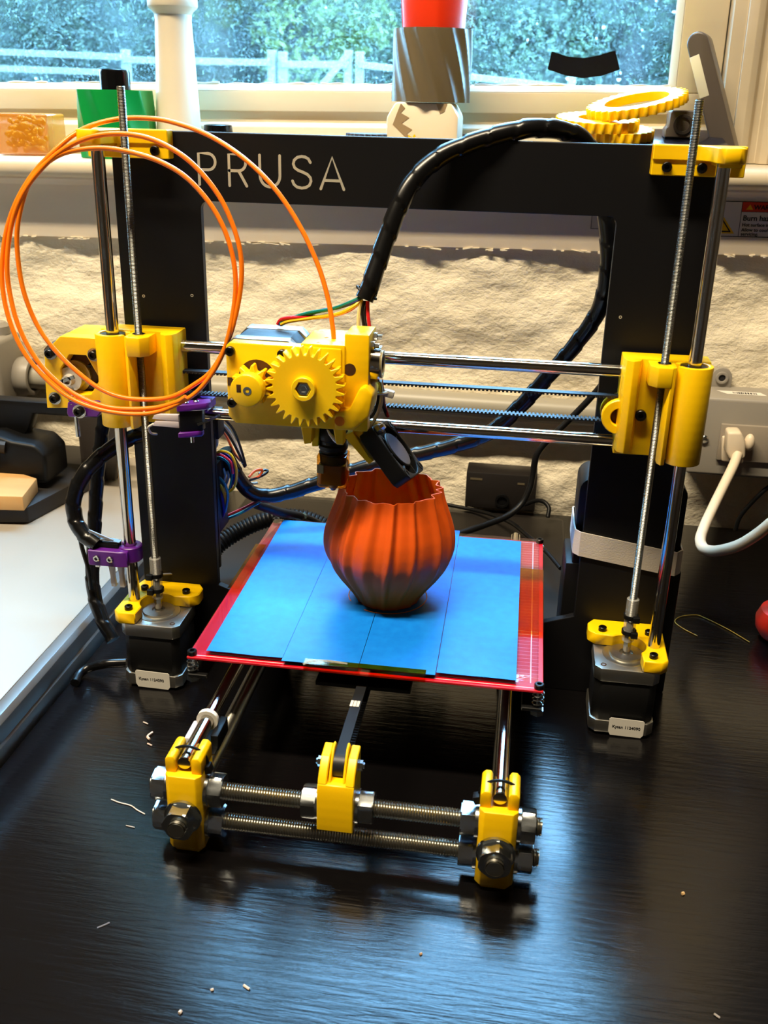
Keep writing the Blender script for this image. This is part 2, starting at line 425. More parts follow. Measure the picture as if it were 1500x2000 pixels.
# back wall below the window: real relief in the mesh
def rough_wall(x0, x1, z0, z1, y, step):
    nx = int((x1 - x0) / step); nzz = int((z1 - z0) / step); mb = MB(); vs = []
    for j in range(nzz + 1):
        for i in range(nx + 1):
            x = x0 + (x1 - x0) * i / nx; z = z0 + (z1 - z0) * j / nzz
            p = Vector((x / 95, 3.3, z / 52)); q = Vector((x / 30, 1.7, z / 19))
            d = noise.noise(p) * 6.5 + noise.noise(q) * 2.6 + noise.noise(q * 2.7) * 1.1
            d *= min(1.0, (z1 - z) / 12.0) if z1 > 200 else 1.0
            vs.append((x, y - d, z))
    fs = [(j * (nx + 1) + i, j * (nx + 1) + i + 1, (j + 1) * (nx + 1) + i + 1, (j + 1) * (nx + 1) + i) for j in range(nzz) for i in range(nx)]
    return mb.add(vs, fs)
wb = rough_wall(-700, 560, -40, 268, 341, 5)
o = wb.build('wall_back', 'plaster', ang=180); o['kind'] = 'structure'
wo = struct('wall_back_outer')
MB().box(-1900, 1700, 352, 440, -760, -40).build('wall_lower', 'roomwall', wo)
MB().box(-1900, -698, 345, 440, -40, 1960).build('wall_side_panel', 'roomwall', wo)
MB().box(420, 1700, 345, 440, -40, 1960).build('wall_side_panel', 'roomwall', wo)
MB().box(-700, 422, 345, 440, 1262, 1960).build('wall_header', 'roomwall', wo)
MB().box(-700, 422, 350, 440, -40, 300).build('wall_core', 'roomwall', wo)
for nm, b in (('wall_left', (-1990, -1900, -2700, 440, -760, 1960)), ('wall_right', (1700, 1790, -2700, 440, -760, 1960)), ('wall_front', (-1990, 1790, -2790, -2700, -760, 1960)),
              ('floor', (-1990, 1790, -2790, 440, -850, -760)), ('ceiling', (-1990, 1790, -2790, 440, 1960, 2050))):
    q = MB().box(*b).build(nm, 'floorm' if nm == 'floor' else 'roomwall', origin=((b[0] + b[1]) / 2, (b[2] + b[3]) / 2, b[4])); q['kind'] = 'structure'

# window: sash, beads, pane and lower frame
wd = struct('window_1'); wd.rotation_euler = (0, TILT, 0)
M['pane'] = clear_glass('dirty_window_glass', (0.93, 0.98, 0.98), dirt=(0.003, 0.034, 0.13))
GX0, GX1, GZ0, GZ1 = -640, 203, 405, 1240
MB().box(GX0 - 6, GX1 + 6, 428, 432, GZ0 - 6, GZ1 + 6).build('pane', M['pane'], wd)
MB().box(-700, 249, 418, 442, 380, 399).build('sash_rail', 'paint', wd, bevel=1.5)
MB().prism([(418.5, 399), (428, 399), (428, 405.5), (426, 405.5)], 'x', -650, 209).build('glazing_bead', 'paint', wd, bevel=0.5)
MB().prism([(209, 418.5), (209, 428), (202.5, 428), (202.5, 426)], 'z', 399, 1245).build('glazing_bead', 'paint', wd, bevel=0.5)
MB().box(209, 249, 418, 442, 399, 1250).build('sash_stile', 'paint', wd, bevel=1.5)
MB().box(-700, -646, 418, 442, 399, 1250).build('sash_stile', 'paint', wd, bevel=1.5)
MB().box(-646, 209, 418, 442, 1245, 1280).build('sash_rail', 'paint', wd, bevel=1.5)
MB().box(-700, 250, 424, 442, 366, 380).build('sash_rebate', 'paint', wd)
MB().prism([(404, 330), (442, 330), (442, 370), (410, 370), (404, 366)], 'x', -700, 250).build('frame_base', 'paint', wd, bevel=1.2)
# a crust of old putty and dust along the bottom bead
cr = MB(); random.seed(3)
xx = -560
while xx < 200:
    w = random.uniform(10, 60)
    cr.tube([(xx + w * k / 6, 426.5, 405.6 + random.uniform(-.6, .8)) for k in range(7)], random.uniform(0.5, 1.4), 5); xx += w + random.uniform(-5, 20)
cr.build('putty_crust', mat('old_putty', (205, 208, 204), 0.9), wd)
# sill board with rounded nose, apron below, moulded casing at the side
tr = struct('trim_1'); tr.rotation_euler = (0, TILT, 0)
nose = [(304 + 8 - 8 * math.cos(a), 329.5 + 8.5 * math.sin(a)) for a in [math.radians(t) for t in range(-90, 91, 15)]]
MB().prism(nose + [(406, 338), (406, 321)], 'x', -700, 560).build('sill_board', 'paint', tr, bevel=0.3)
tr = struct('trim_2'); tr.rotation_euler = (0, TILT, 0)
MB().prism([(333, 263), (346, 263), (346, 321), (322, 321), (322, 318), (333, 313)], 'x', -700, 560).build('apron_board', 'apron', tr, bevel=0.8)
fl = MB(); random.seed(5)
for k in range(120):
    x = random.uniform(-480, 330); 
    if -120 < x < -40 or random.random() < .25: continue
    fl.obox((x, 333, 262.6 + random.uniform(-1.2, .8)), (1, 0, random.uniform(-.2, .2)), (0, 1, 0), (0, 0, 1), random.uniform(1, 6), 0.8, random.uniform(.2, .7))
fl.build('torn_paint_edge', mat('flaked_paint', (226, 214, 190), 0.8), tr)
tr = struct('trim_3'); tr.rotation_euler = (0, TILT, 0)
prof = [(250, 440), (250, 398), (262, 398), (262, 392), (270, 390), (276, 392), (279, 396), (285, 396), (288, 390), (294, 386), (300, 390), (303, 388), (360, 388), (360, 360), (420, 360), (420, 440)]
MB().prism(prof, 'z', 338.5, 1280).build('casing', 'paint', tr, bevel=0.8)

# ------------------------------------------------------------------ outdoors
M['lawn'] = mat('rough_grass', (52, 62, 26), 0.9, bump=(30, 0.5, 30), var=(3, (42, 54, 22)))
g = MB().box(-30000, 30000, 460, 60000, -420, -350).build('ground_outside', 'lawn'); g['kind'] = 'structure'
M['weathered'] = mat('weathered_pale_wood', (112, 110, 100), 0.8, bump=(40, 0.3, 2), scale=(1, 1, 0.1))
def fence():
    t = thing('paddock_fence', 'pale weathered post-and-rail fence seen through the dirty window', 'fence', (-2000, 8000, -350))
    posts = [-4900, -3350, -2110, -2020, -1480, -1390, 300, 1900]
    for i, x in enumerate(posts):
        h = [720, 720, 735, 725, 745, 735, 700, 700][i]
        MB().box(x - 32, x + 32, 7960, 8040, -350, h).build('post', 'weathered', t, bevel=6, segs=1)
    for a, b, z0, z1 in ((-4900, -3350, 690, 660), (-4900, -3350, 560, 540), (-3350, -2110, 640, 640), (-2020, -1480, 630, 635), (-1390, 300, 640, 500), (300, 1900, 480, 470), (-3350, -1480, 420, 420)):
        MB().obox(((a + b) / 2, 7945, (z0 + z1) / 2), (b - a, 0, z1 - z0), (0, 1, 0), (0, 0, 1), abs(b - a) / 2, 14, 26).build('rail', 'weathered', t, bevel=4, segs=1)
    MB().obox((-1610, 7940, 560), (240, 0, 260), (0, 1, 0), (-260, 0, 240), 190, 14, 26).build('brace', 'weathered', t, bevel=4, segs=1)
fence()
LEAF = [mat('leaf_green_%s' % n, c, 0.65, var=(1.2, c2)) for n, c, c2 in (('deep', (30, 44, 14), (44, 58, 20)), ('mid', (38, 56, 18), (52, 68, 24)), ('blue', (34, 50, 24), (48, 64, 34)), ('bright', (62, 78, 16), (80, 88, 22)))]
BARK = mat('tree_bark', (40, 34, 28), 0.9, bump=(12, 0.6, 20))
def tree(label, x, y, rx, rz, zc, mi, n, seed, leaf=48):
    rnd = random.Random(seed)
    t = thing('garden_tree', label, 'tree', (x, y, -350), 'trees beyond the fence')
    MB().tube([(x, y, -400), (x + rx * .06, y, zc * .4), (x - rx * .05, y, zc), (x, y, zc + rz * .6)], 150, 10, rfn=lambda s, a: 170 - s * 0.03).build('trunk', BARK, t)
    mb = MB()
    blobs = [(x + rnd.uniform(-.7, .7) * rx, y + rnd.uniform(-.6, .6) * rx * .7, zc + rnd.uniform(-.8, .85) * rz, rnd.uniform(.3, .5)) for _ in range(26)]
    for k in range(n * 6):
        bx, by, bz, br = rnd.choice(blobs)
        d = Vector((rnd.gauss(0, 1), rnd.gauss(0, 1), rnd.gauss(0, 1))).normalized() * (br * rx * rnd.uniform(.55, 1.0))
        c = Vector((bx, by, bz)) + Vector((d.x, d.y, d.z * rz / rx * .8))
        u = Vector((rnd.gauss(0, 1), rnd.gauss(0, 1), rnd.gauss(0, 1))).normalized(); w = u.orthogonal().normalized()
        s = leaf * rnd.uniform(.6, 1.3)
        if c.z < -300: continue
        mb.add([c - u * s, c + w * s * .5, c + u * s, c - w * s * .5], [(0, 1, 2, 3)])
    cr = mb.build('crown', LEAF[mi], t); cr['kind'] = 'stuff'
tree('dark green leafy tree outside, behind the green twisted vase', -5600, 11800, 2300, 2000, 1500, 0, 5200, 1)
tree('bluish green tree outside, behind the white tapered tower', -3600, 12600, 1900, 2000, 1500, 2, 4600, 2)
tree('yellowish bright green tree outside above the fence brace', -2500, 10600, 1300, 1350, 1900, 3, 3000, 3)
tree('mid green tree outside, behind the grey twisted vase', -900, 12400, 1900, 2000, 1500, 1, 4600, 4)
tree('bluish tree outside, directly behind the black tape on the window', 1000, 12000, 1900, 2000, 1450, 2, 4600, 5)
tree('dark tree outside, at the pane edge beside the window stile', 2900, 11900, 1900, 2100, 1500, 0, 4000, 6)
tree('mid green tree outside, behind the amber block on the sill', -7900, 12000, 2000, 2000, 1500, 1, 4200, 7)
tree('tall dark tree close outside, added out of view at far left to block the sky', -4500, 6300, 3000, 3900, 5300, 0, 7000, 8, 105)  # added tree, crown above view, shaped to dim sky glare on the table's left
h = MB(); rnd = random.Random(11)
for k in range(60000):
    c = Vector((rnd.uniform(-17000, 6000), 13300 + rnd.uniform(-350, 350), rnd.uniform(-350, 2300)))
    u = Vector((rnd.gauss(0, 1), rnd.gauss(0, 1), rnd.gauss(0, 1))).normalized(); w = u.orthogonal().normalized(); s = rnd.uniform(55, 110)
    h.add([c - u * s, c + w * s * .5, c + u * s, c - w * s * .5], [(0, 1, 2, 3)])
ho = tag(h.build('hedge_foliage', LEAF[0], origin=(-2700, 13300, -350)), 'tall dark green hedge closing the view behind the trees', 'hedge', kind='stuff')

# ------------------------------------------------------------------ ceiling lamp housing
L = thing('strip_light', 'long ceiling strip light above the bench', 'lamp', (LAMP_POS[0] * 1000, LAMP_POS[1] * 1000, 1868))
MB().box(LAMP_POS[0] * 1000 - 640, LAMP_POS[0] * 1000 + 640, LAMP_POS[1] * 1000 - 60, LAMP_POS[1] * 1000 + 60, 1868, 1960).build('housing', 'whitepl', L, bevel=4)

# ------------------------------------------------------------------ benches
def bench_mat():
    m = mat('black_brown_wood_veneer', (9, 8, 9), 0.2, spec=0.6)
    nt = m.node_tree; b = nt.nodes['Principled BSDF']
    tc = nt.nodes.new('ShaderNodeTexCoord'); mp = nt.nodes.new('ShaderNodeMapping'); mp.inputs['Scale'].default_value = (0.10, 1, 1)
    mp.inputs['Rotation'].default_value = (0, 0, 0.06)
    nt.links.new(tc.outputs['Object'], mp.inputs['Vector'])
    n1 = nt.nodes.new('ShaderNodeTexNoise'); n1.inputs['Scale'].default_value = 330; n1.inputs['Detail'].default_value = 5; n1.inputs['Roughness'].default_value = 0.6
    n1.inputs['Distortion'].default_value = 0.4
    nt.links.new(mp.outputs[0], n1.inputs['Vector'])
    bm_ = nt.nodes.new('ShaderNodeBump'); bm_.inputs['Strength'].default_value = 0.30; bm_.inputs['Distance'].default_value = 0.0006
    nt.links.new(n1.outputs['Fac'], bm_.inputs['Height']); nt.links.new(bm_.outputs['Normal'], b.inputs['Normal'])
    r = nt.nodes.new('ShaderNodeMapRange'); r.inputs['To Min'].default_value = 0.11; r.inputs['To Max'].default_value = 0.22
    nt.links.new(n1.outputs['Fac'], r.inputs['Value']); nt.links.new(r.outputs[0], b.inputs['Roughness']); return m
M['bench'] = bench_mat()
T = thing('work_table', 'black-brown wood-veneer table carrying the yellow and black printer', 'table', (240, -60, -760))
MB().box(-224, 760, -480, 333, -34, 0).build('table_top', 'bench', T, bevel=1.0)
for x in (-195, 730):
    for y in (-450, 300): MB().box(x - 24, x + 24, y - 24, y + 24, -760, -34).build('leg', 'bench', T, bevel=1)
M['laminate'] = mat('white_laminate', (160, 152, 140), 0.26, bump=(12, 0.15, 1.0), var=(5, (150, 142, 130)))
M['edging'] = mat('grey_metal_edging', (128, 126, 124), 0.42, metal=0.7)
T = thing('white_counter', 'white laminate counter with grey metal edging beside the black table', 'counter', (-640, -100, -760))
MB().box(-1300, -237, -700, 336, 8, 28).build('counter_top', 'laminate', T, bevel=1)
MB().prism([(-237, 27.4), (-237, -6), (-226, -6), (-226, 9), (-228, 10.5), (-226, 12), (-226, 24), (-229, 27.4)], 'y', -700, 336).build('edging', 'edging', T, bevel=0.4)
MB().box(-1290, -300, -660, 330, -10, 8).build('underframe', 'edging', T)
for x in (-1260, -320):
    for y in (-640, 300): MB().box(x - 20, x + 20, y - 20, y + 20, -760, 8).build('leg', 'edging', T, bevel=1)

# ================================================================== THE PRINTER
PR = thing('desktop_printer', 'yellow and black desktop printer with red heated bed on the black table', 'printer', (0, 0, 0))

# ---- frame plate with cut letters
def arc(cx, cz, r, a0, a1, n=6): return [(cx + r * math.cos(math.radians(a0 + (a1 - a0) * i / n)), cz + r * math.sin(math.radians(a0 + (a1 - a0) * i / n))) for i in range(n + 1)]
wo_, wi_, Ht, Hi_ = 184.6, 128.5, 370.0, 329.3
out = [(-wo_, 0), (-wo_, Ht), (wo_, Ht), (wo_, 0), (78, 0), (78, 42), (wi_, 60)]
out += arc(wi_ - 5, Hi_ - 5, 5, 0, 90) + arc(-wi_ + 5, Hi_ - 5, 5, 90, 180) + [(-wi_, 60), (-78, 42), (-78, 0)]
FR = MB().prism(out, 'y', 0, 6).build('frame_plate', 'black_alu', PR, bevel=0.4, segs=1)
def stroke_letter(paths, w=1.25):
    mb = MB()
    for pi, pts in enumerate(paths):
        yo = -0.12 - 0.03 * pi
        pts = [Vector((p[0], p[1])) for p in pts]; n = len(pts); L_, R_ = [], []
        for k, p in enumerate(pts):
            d = (pts[min(k + 1, n - 1)] - pts[max(k - 1, 0)]).normalized(); q = Vector((-d.y, d.x)) * w
            L_.append(p + q); R_.append(p - q)
        capA = [pts[0] + (Matrix.Rotation(math.pi * t / 6, 2) @ (L_[0] - pts[0])) for t in range(1, 6)]
        capB = [pts[-1] + (Matrix.Rotation(math.pi * t / 6, 2) @ (R_[-1] - pts[-1])) for t in range(1, 6)]
        ring = L_[::-1] + capA + R_ + capB
        # quads along the stroke plus fan caps, at two depths
        for a, b in zip(range(n - 1), range(1, n)):
            q = [L_[a], L_[b], R_[b], R_[a]]
            mb.add([(p.x, yo, p.y) for p in q] + [(p.x, 0.3, p.y) for p in q], [(0, 1, 2, 3), (0, 4, 5, 1), (3, 2, 6, 7)])
        for c, cap, e0, e1 in ((pts[0], capA, L_[0], R_[0]), (pts[-1], capB, R_[-1], L_[-1])):
            poly = [e0] + cap + [e1]
            mb.add([(p.x, yo, p.y) for p in poly], [tuple(range(len(poly)))])
    return mb
zb, zt = 339.2, 357.6
H_ = zt - zb
def LT(x): return lambda u, v: (x + u, zb + v * H_)
l = LT(-128.3)
P_ = [[l(0, 0), l(0, 1), l(6, 1)] + [(l(6, 1)[0] + 4.6 * math.sin(a), l(0, .74)[1] + .26 * H_ * math.cos(a)) for a in [math.pi * k / 10 for k in range(11)]] + [l(0, .48)]]
l = LT(-109.0)
R_L = [[l(0, 0), l(0, 1), l(6, 1)] + [(l(6, 1)[0] + 4.6 * math.sin(a), l(0, .74)[1] + .26 * H_ * math.cos(a)) for a in [math.pi * k / 10 for k in range(11)]] + [l(0, .48)], [l(6, .48), l(11, 0)]]
l = LT(-89.5)
U_ = [[l(0, 1), l(0, .36)] + [(l(6.3, 0)[0] - 6.3 * math.cos(a), l(0, .36)[1] - .36 * H_ * math.sin(a)) for a in [math.pi * k / 12 for k in range(13)]] + [l(12.6, .36), l(12.6, 1)]]
l = LT(-69.0)
S_ = [[l(11.2, .82), l(10, .93), l(8, .985), l(5.8, 1), l(3.2, .97), l(1.2, .88), l(.6, .76), l(1.4, .64), l(3.6, .56), l(6.4, .51), l(9.4, .44), l(11.2, .34), l(11.6, .23), l(10.6, .1), l(8.4, .025), l(5.8, 0), l(2.8, .03), l(.9, .11), l(0, .22)]]
l = LT(-51.3)
A_ = [[l(0, 0), l(7.0, 1), l(14.4, 0)], [l(2.0, .27), l(12.4, .27)]]
for nm, p in (('letter_p', P_), ('letter_r', R_L), ('letter_u', U_), ('letter_s', S_), ('letter_a', A_)):
    o = stroke_letter(p, 0.85).build('letter', 'engraved', FR); o['label'] = 'silver engraved letter'
for q in ((-137, 270), (-170, 268), (137, 270)):
    MB().ring((q[0], -0.1, q[1]), (q[0], 0.4, q[1]), 1.0, 0.5, 12).build('bolt_hole', 'engraved', FR)

# ---- rods
ZX, ZY, TX = 180.1, -31.0, 162.8
XY, XZT, XZB = -16.0, 240.2, 195.4
YX, YZ = 85.0, 57.4
for s in (-1, 1):
    MB().cyl((s * ZX, ZY, 52), (s * ZX, ZY, 366), 4, 24).build('smooth_rod', 'rod', PR)
    MB().thread((s * TX, ZY, 66), (s * TX, ZY, 394.5), 2.5, 0.8, 10, 0.16).build('threaded_rod', 'thread', PR, ang=60)
    MB().lathe((s * YX, -203.5, YZ), [(3.6, 0), (4, 0.5), (4, 340)], 24, (0, 1, 0)).build('smooth_rod', 'rod', PR)
for z in (XZT, XZB):
    MB().cyl((-176, XY, z), (180, XY, z), 4, 24).build('smooth_rod', 'rod', PR)

# ---- top brackets
for s in (-1, 1):
    def mx(pts): return [(s * p[0], p[1]) for p in pts]
    poly = mx([(144, -10), (144, 0), (195, 0), (195, -9), (190.5, -13), (190.5, -36), (187, -40), (179, -40), (175.5, -36), (174.5, -18), (170, -10)])
    b = MB().prism(poly, 'z', 362.5, 370.8)
    b.prism(mx([(144, 354), (196, 354), (196, 370.8), (144, 370.8)]), 'y', -9, -0.2)
    b.prism(mx([(177, -36), (189, -36), (193, -8), (177, -8)]), 'z', 360.5, 363)
    br = b.build('rod_bracket', 'yellow', PR, bevel=0.5, segs=1)
    for x in (152.5, 172.0): cap_screw((s * x, -9, 362 - 3.3), (0, -1, 0), br, 2.9, 2.2)

# ---- z motors, mounts, couplings
def chamf(cx, cy, h, c): return [(cx - h + c, cy - h), (cx + h - c, cy - h), (cx + h, cy - h + c), (cx + h, cy + h - c), (cx + h - c, cy + h), (cx - h + c, cy + h), (cx - h, cy + h - c), (cx - h, cy - h + c)]
def z_motor(s):
    cx, cy = s * TX, ZY
    r = MB().prism(chamf(cx, cy, 20.2, 5), 'z', 11.5, 41.5).build('stepper_motor', 'motor_black', PR, bevel=0.4, segs=1)
    MB().prism(chamf(cx, cy, 21.1, 4.2), 'z', 41.5, 51).build('end_bell', 'alu', r, bevel=0.5)
    MB().prism(chamf(cx, cy, 21.1, 4.2), 'z', 2.5, 11.5).build('end_bell', 'alu', r, bevel=0.5)
    MB().lathe((cx, cy, 51), [(15.5, 0), (15.2, .5), (11.2, .6), (11, 2.1), (4.6, 2.2), (4.4, .8), (0.01, .8)], 32, caps=False).build('boss', 'alu', r, ang=30)
    MB().cyl((cx, cy, 50), (cx, cy, 76), 2.5, 16).build('shaft', 'rod', r)
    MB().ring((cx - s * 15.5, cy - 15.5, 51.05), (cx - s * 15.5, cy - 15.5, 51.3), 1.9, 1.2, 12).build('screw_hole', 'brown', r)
    x0, x1 = (cx - 12, cx + 13) if s < 0 else (cx - 8, cx + 15)
    yf = cy - 21.25
    lb = MB().prism([(x0, 4), (x0 + 1.5, 1.2), (x1 - 1.5, .8), (x1, 3), (x1, 13), (x1 - 1, 14), (x0 + 1, 14.6), (x0, 13.6)], 'y', yf - 0.25, yf + .1).build('label', 'label', r)
    lb['label'] = 'white paper label'
    text_mesh('Kysan 1124090', 3.0, (x0 + 2.2, yf - 0.3, 7.2), (1, 0, -.02), (0, 0, 1), 'ink', r, bold=0.05)
    MB().tube(smooth([(cx + s * 8, cy + 20, 8), (cx + s * 8, cy + 30, 7), (cx + s * 2, cy + 44, 6)], 6), 3, 8).build('cable', 'wrap', r)
    return r
for s in (-1, 1):
    z_motor(s)
    cx, cy = s * TX, ZY
    def mp(pts): return [(cx + s * p[0], cy + p[1]) for p in pts]
    # plate wraps the outer side and the back of the motor, open around the boss
    ring_in = [(-8 + 0, 0)]
    arcpts = [(12.6 * math.cos(math.radians(a)), 12.6 * math.sin(math.radians(a))) for a in range(-48, 136, 12)]
    pts = [(9, -21), (21, -22), (25, -18), (25, 20), (22, 31), (-21, 31), (-25, 25), (-25, 15), (-20, 9.5), (-12, 9.5)] + arcpts[::-1]
    m = MB().prism(mp(pts), 'z', 51, 59.5).build('motor_mount', 'yellow', PR, bevel=0.7, segs=1)
    MB().box(min(cx - s * 25, cx + s * 22), max(cx - s * 25, cx + s * 22), cy + 22, -0.2, 55, 88).build('mount_wall', 'yellow', m, bevel=0.6) if False else None
    for q in ((15.5, -15.5), (15.5, 15.5), (-15.5, 15.5)): cap_screw((cx + s * q[0], cy + q[1], 59.5), (0, 0, 1), m, 2.8, 3.0)
    c = MB().lathe((cx, cy, 62), [(3.4, 0), (4.0, .5), (4.0, 31), (3.3, 31.5)], 18).build('shaft_coupling', M['clear'], PR)
    for z in (67.5, 79):
        MB().ring((cx, cy, z), (cx, cy, z + 2.6), 4.9, 3.9, 18).build('cable_tie', 'black', c)
        MB().box(cx + s * 3 - 2.2, cx + s * 3 + 2.2, cy - 6.6, cy - 3.4, z - .8, z + 3.2).build('tie_head', 'black', c, bevel=.3)
    MB().lathe((cx, cy, 58.5), [(2.9, 0), (2.9, 9)], 6).build('hex_sleeve', 'zincnut', c, ang=20)

# ---- x ends
def c_clamp(cx, cy, ro, ri, a0, a1, n=26):
    o_ = [(cx + ro * math.cos(math.radians(a0 + (a1 - a0) * i / n)), cy + ro * math.sin(math.radians(a0 + (a1 - a0) * i / n))) for i in range(n + 1)]
    i_ = [(cx + ri * math.cos(math.radians(a0 + (a1 - a0) * i / n)), cy + ri * math.sin(math.radians(a0 + (a1 - a0) * i / n))) for i in range(n + 1)]
    return o_ + i_[::-1]
Z0, Z1 = 189.5, 250.5
def x_end(s):
    def mx(pts): return [(s * p[0], p[1]) for p in pts]
    mb = MB()
    mb.prism(mx([(139.5, -24), (139.5, -8), (191, -8), (191, -24)]), 'z', Z0, Z1)
    # rounded front rib on the inner side
    mb.prism(mx([(139.5, -24), (141, -30), (145, -32.5), (149, -30), (151, -24)]), 'z', Z0 + 3, Z1)
    a = c_clamp(180.1, -31, 11.2, 8.0, -150 + 0, 178)
    # slot faces the inner front
    o_ = c_clamp(0, 0, 11.2, 8.0, 205, 530)
    mb.prism([(s * (180.1 + p[0]), -31 + p[1]) for p in o_], 'z', Z0, Z1 - 0.5)
    mb.prism(mx([(166.5, -42), (169, -40.5), (169.0, -24), (164.5, -24), (164.5, -38)]), 'z', Z0, Z1 - 0.5)
    # hex nut trap at the top with a taper under it
    hx = mx([(154, -28), (154, -37), (158.5, -42), (167, -42), (169.5, -38), (169.5, -24), (154, -24)])
    mb.prism(hx, 'z', Z1 - 13, Z1 - 0.8)
    body = mb.build('carriage_end', 'yellow', PR, bevel=0.6, segs=2)
    MB().ring((s * 180.1, -31, Z0 + 3), (s * 180.1, -31, Z1 - 1.2), 7.9, 4.2, 24).build('linear_bearing', mat('bearing_steel', (60, 56, 52), 0.3, metal=0.9), body)
    MB().ring((s * TX, ZY, Z1 - .9), (s * TX, ZY, Z1 - .3), 4.4, 2.6, 6).build('captive_nut', 'zincnut', body)
    return body
XL = x_end(-1)
# motor side: bracket plate, hexagonal window, pulley and motor behind
pl = [(-232.7, 195.1), (-219.7, 196.0), (-216.8, 205.7), (-204.4, 205.7), (-204.3, 191.7), (-194.2, 192.3), (-189.5, 244.2), (-218.4, 244.3), (-230.2, 233.1)]
outer = [(-232.7, 195.1), (-213.1, 196.4), (-193.8, 196.6), (-191.8, 219.3), (-189.5, 244.2), (-218.4, 244.3), (-230.2, 233.1), (-231.9, 215.2)]
inner = [(-217.7, 207.3), (-210.8, 205.3), (-200.7, 206.7), (-193.7, 217.2), (-201.7, 232.7), (-213.3, 232.7), (-220.8, 222.1), (-220.6, 214.1)]
bp1 = MB().prism(outer, 'y', -26, -15, hole=inner).build('motor_bracket', 'yellow', PR, bevel=0.6, segs=1)
MB().prism([(-218.4, 244.3), (-189.5, 244.2), (-189.8, 240.8), (-219.8, 240.8)], 'y', -15, 12).build('bracket_top', 'yellow', bp1, bevel=0.5, segs=1)
for q in ((-225.8, 232.9), (-196.0, 233.6), (-226.0, 202.5)): cap_screw((q[0], -27, q[1]), (0, -1, 0), bp1, 2.9, 3.0, wash=4.3)
cq = (-216.1, 215.0)
XM = MB().prism([(cq[0] + p[0], cq[1] + p[1]) for p in chamf(0, 0, 21, 4.5)], 'y', -4, 34).build('stepper_motor', 'motor_black', PR, bevel=0.5)
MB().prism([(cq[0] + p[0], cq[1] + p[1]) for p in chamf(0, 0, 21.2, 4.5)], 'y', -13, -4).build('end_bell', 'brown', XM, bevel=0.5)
MB().lathe((cq[0], -13, cq[1]), [(11, 0), (11, 2), (8.2, 2.2), (8.2, 3), (8.2, 10), (4, 10.5), (3.5, 15), (2.4, 15), (2.4, 12), (0.01, 12)], 24, (0, -1, 0), caps=False).build('pulley', mat('clear_white_pulley', (216, 212, 204), 0.22, metal=0.35), XM, ang=30)
MB().obox((cq[0], -27, cq[1] + 1), (1, 0, .4), (0, 1, 0), (-.4, 0, 1), 5.5, 1.0, 1.2).build('set_screw', 'zincnut', XM)
# purple stop holder under the bracket
t_ = [(-215.8, 201.6), (-195.1, 202.9), (-191.7, 197.9), (-196.1, 192.3), (-216.2, 191.0), (-217.4, 193.4)]
pc = MB().prism(t_, 'y', -30, -22).build('stop_holder', 'purple', PR, bevel=0.7, segs=1)
q = (-207.4, 196.1)
cap_screw((q[0], -32, q[1]), (0, -1, 0), pc, 3.0, 3.0, wash=4.6)
q = (-212.5, 184.7)
MB().cyl((q[0], -26, q[1] - 8), (q[0], -26, q[1] + 10), 1.6, 12).build('stop_screw', 'zincnut', pc)
q = (-213.5, 203.1)
MB().tube([(q[0] + 2.6 * math.cos(a), -27 + 2.6 * math.sin(a), q[1] - 5 + a * .42) for a in [k * .35 for k in range(64)]], 0.55, 6).build('stop_spring', 'zincnut', pc)
# right end: idler lug
XR = x_end(1)
q = (148.8, 213.4)
lug = MB()
def lugo(r): return [(146, q[1] - r)] + arc(141, q[1], r, 270, 90, 12) + [(146, q[1] + r)]
lug.prism(lugo(11), 'y', -25.5, -20.5, hole=lugo(5.5)); lug.prism(lugo(11), 'y', -11, -8)
lug.build('idler_lug', 'yellow', XR, bevel=0.5, segs=1)
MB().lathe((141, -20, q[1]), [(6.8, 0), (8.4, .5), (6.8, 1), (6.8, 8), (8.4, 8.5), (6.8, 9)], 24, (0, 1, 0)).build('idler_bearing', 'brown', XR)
q2 = (153.4, 215.8)
cap_screw((q2[0], -24.6, q2[1]), (0, -1, 0), XR, 3.4, 3.4)

# ---- x belt
def belt_run(mb, p0, p1, up, width, th, pitch, tooth):
    p0, p1, up = Vector(p0), Vector(p1), Vector(up).normalized(); d = (p1 - p0); L_ = d.length; d.normalize(); w = d.cross(up)
    mb.obox((p0 + p1) / 2, d, w, up, L_ / 2, width / 2, th / 2)
    n = int(L_ / pitch)
    for k in range(n):
        c = p0 + d * (k + .5) * pitch + up * (th / 2 + tooth / 2); mb.obox(c, d, w, up, pitch * .27, width / 2, tooth / 2)
xb = MB()
belt_run(xb, (-205, XY, 223.9), (139, XY, 224.6), (0, 0, -1), 6, 0.9, 2.5, 0.9)
belt_run(xb, (-205, XY, 209.0), (139, XY, 208.0), (0, 0, 1), 6, 0.9, 2.5, 0.9)
xb.strip([(139 + 8.2 * math.sin(a), XY, 216.3 - 8.2 * math.cos(a)) for a in [math.pi * k / 10 for k in range(11)]], [(math.sin(a), 0, -math.cos(a)) for a in [math.pi * k / 10 for k in range(11)]], (0, 1, 0), 3, 0.9)
xb.build('drive_belt', 'belt', PR, ang=30)

# ---- x carriage behind the extruder
cb = MB(); cb.box(-62, -12, -34, -24, 213, 248)
CG = cb.build('carriage', 'yellow', PR, bevel=1)
for z, xs in ((XZT, (-62, -24)), (XZB, (-43,))):
    for x in xs: MB().ring((x - 12, XY, z), (x + 12, XY, z), 7.5, 4.1, 24).build('linear_bearing', 'rod', CG)

